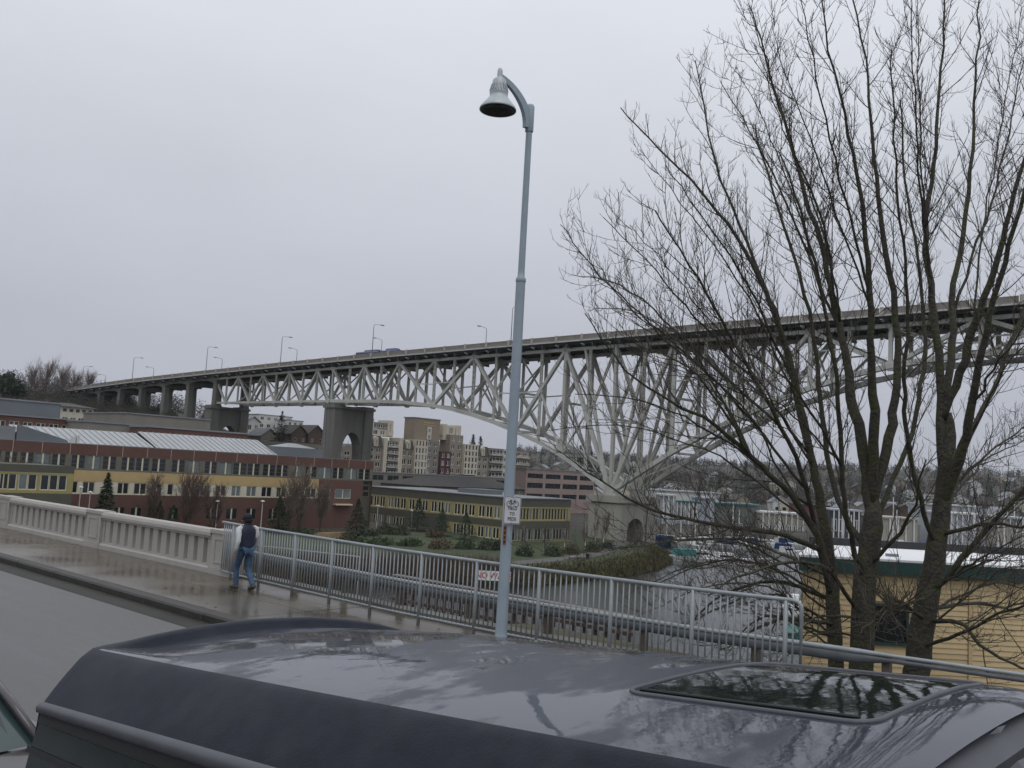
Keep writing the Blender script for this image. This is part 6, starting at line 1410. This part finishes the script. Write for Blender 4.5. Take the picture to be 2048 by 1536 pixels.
def boat(label, px, py, L, hd, hull, mast=0, cover=None, Y=None, cab=True):
    b = gz(px, py, WZ) if Y is None else at(px, py, Y); th = thing('sailboat' if mast else 'motorboat', label, 'boat', (b.x,b.y,WZ), hd, 'boats moored along the far shore'); w = L*0.15
    mb = MB(); n = 10
    for i in range(n+1):
        k = i/n; x = lerp(-L/2, L/2, k); hw = w*(1-max(0,(k-0.45)/0.55)**2.2)*(0.85+0.15*min(1,k*4)); sh = 0.9+0.5*k*k
        mb.v += [(x,-hw,sh),(x,-hw*0.75,-0.2),(x,hw*0.75,-0.2),(x,hw,sh)]
    for i in range(n):
        a = i*4
        for j in range(3): mb.f.append((a+j, a+j+1, a+5+j, a+4+j))
        mb.f.append((a, a+4, a+7, a+3))
    mb.f.append((0,1,2,3)); mb.build('hull', hull, th)
    if cab:
        MB().prism_y([(-L*0.22,1.0),(L*0.2,1.15),(L*0.12,1.9+L*0.02),(-L*0.2,2.0+L*0.02)], -w*0.7, w*0.7).build('cabin', hullw, th); MB().box(-L*0.15,L*0.1,-w*0.72,-w*0.705,1.35,1.75).build('cabin_window', glass, th)
    if cover: MB().prism_y([(-L*0.45,1.0),(-L*0.1,1.0),(-L*0.12,2.3),(-L*0.42,2.2)], -w*0.85, w*0.85).build('canvas_cover', cover, th)
    if mast:
        MB().tube([(L*0.08,0,0.5),(L*0.08,0,mast)], [0.17,0.13], 6).build('mast', hullw, th); MB().tube([(L*0.08,0,2.2),(-L*0.38,0,2.1)], 0.09, 6).build('boom', hullw, th); MB().tube([(L*0.06,-0.9,mast*0.62),(L*0.06,0.9,mast*0.62)], 0.04, 5).build('spreader', hullw, th)
boat('white motorboat with teal canvas nearest the far bank', 1400,1122,12,R(10),hullw,0,canv); boat('white motorboat right of the teal covered one', 1452,1128,11,R(5),hullw); boat('low white motorboat at the right end of the near row', 1505,1128,9,R(8),hullw,0,None,None,False)
boat('white motorboat with blue canvas farther out', 1538,1104,12,R(160),hullw,0,canvb); boat('dark blue hulled sailboat beside the main pier', 1335,1088,11,R(15),hullb,0); boat('small white motorboat left of the yellow building', 1575,1112,8,R(20),hullw)
boat('white motorboat below the fence end beside the yellow building', 1585,1222,8,R(70),hullw,0); boat('green covered boat below the fence end', 1592,1275,7,R(75),M('green_hull', (0.03,0.13,0.11), 0.5, 0.1, 1),0,None,None,False)
rb2 = random.Random(41)
for k, px in enumerate((1350,1372,1415,1440,1470,1500,1525,1556,1600,1625,1650,1690,1725,1768,1800,1850,1880,1915,1950,1985,2020)):
    boat(ORD[k]+' small moored motorboat from the left along the marina floats', px, 1091+0.012*(px-1350)+rb2.uniform(-3,5), rb2.uniform(7,11), R(rb2.uniform(-30,200)), hullw if k % 5 else hullb, 0, (canvb if k % 3 == 0 else None), None, k % 4 != 3)
ms_ = [(1330,1090,1003),(1361,1092,1010),(1394,1090,1012),(1424,1092,975),(1462,1090,1005),(1478,1092,1020),(1560,1092,1030),(1690,1098,996),(1700,1096,1030),(1740,1098,1030),(1790,1100,995),(1800,1098,1020),(1868,1100,995),(1885,1102,1060),(1942,1104,1015),(1955,1104,1010),(1968,1104,1028),(2018,1106,1018),(2033,1106,1008)]
for k, (px, py, yt) in enumerate(ms_):
    Yb = gz(px, py, WZ).y; Yb = min(Yb, 262); zt_ = at(px, yt, Yb).z-WZ; b = at(px, py, Yb)
    boat(ORD[k]+' masted sailboat from the left in the marina', px, py, 9+2*(k % 3), R(60+25*(k % 4)), hullw if k % 4 else hullb, max(7, zt_), canvb if k % 3 == 0 else None, Yb)
# gentle moist haze over the whole place
hz_m = bpy.data.materials.new('moist_air'); hz_m.use_nodes = True; t = hz_m.node_tree; t.nodes.clear()
o_ = N('ShaderNodeOutputMaterial', t); pv = N('ShaderNodeVolumePrincipled', t); pv.inputs['Color'].default_value = (0.86,0.89,0.94,1); pv.inputs['Density'].default_value = 0.00007; t.links.new(pv.outputs[0], o_.inputs['Volume'])
tag(MB().box(-3200,3600,-1300,3900,-20,75).build('haze', hz_m), 'thin grey haze over the canal', 'haze', kind='stuff')
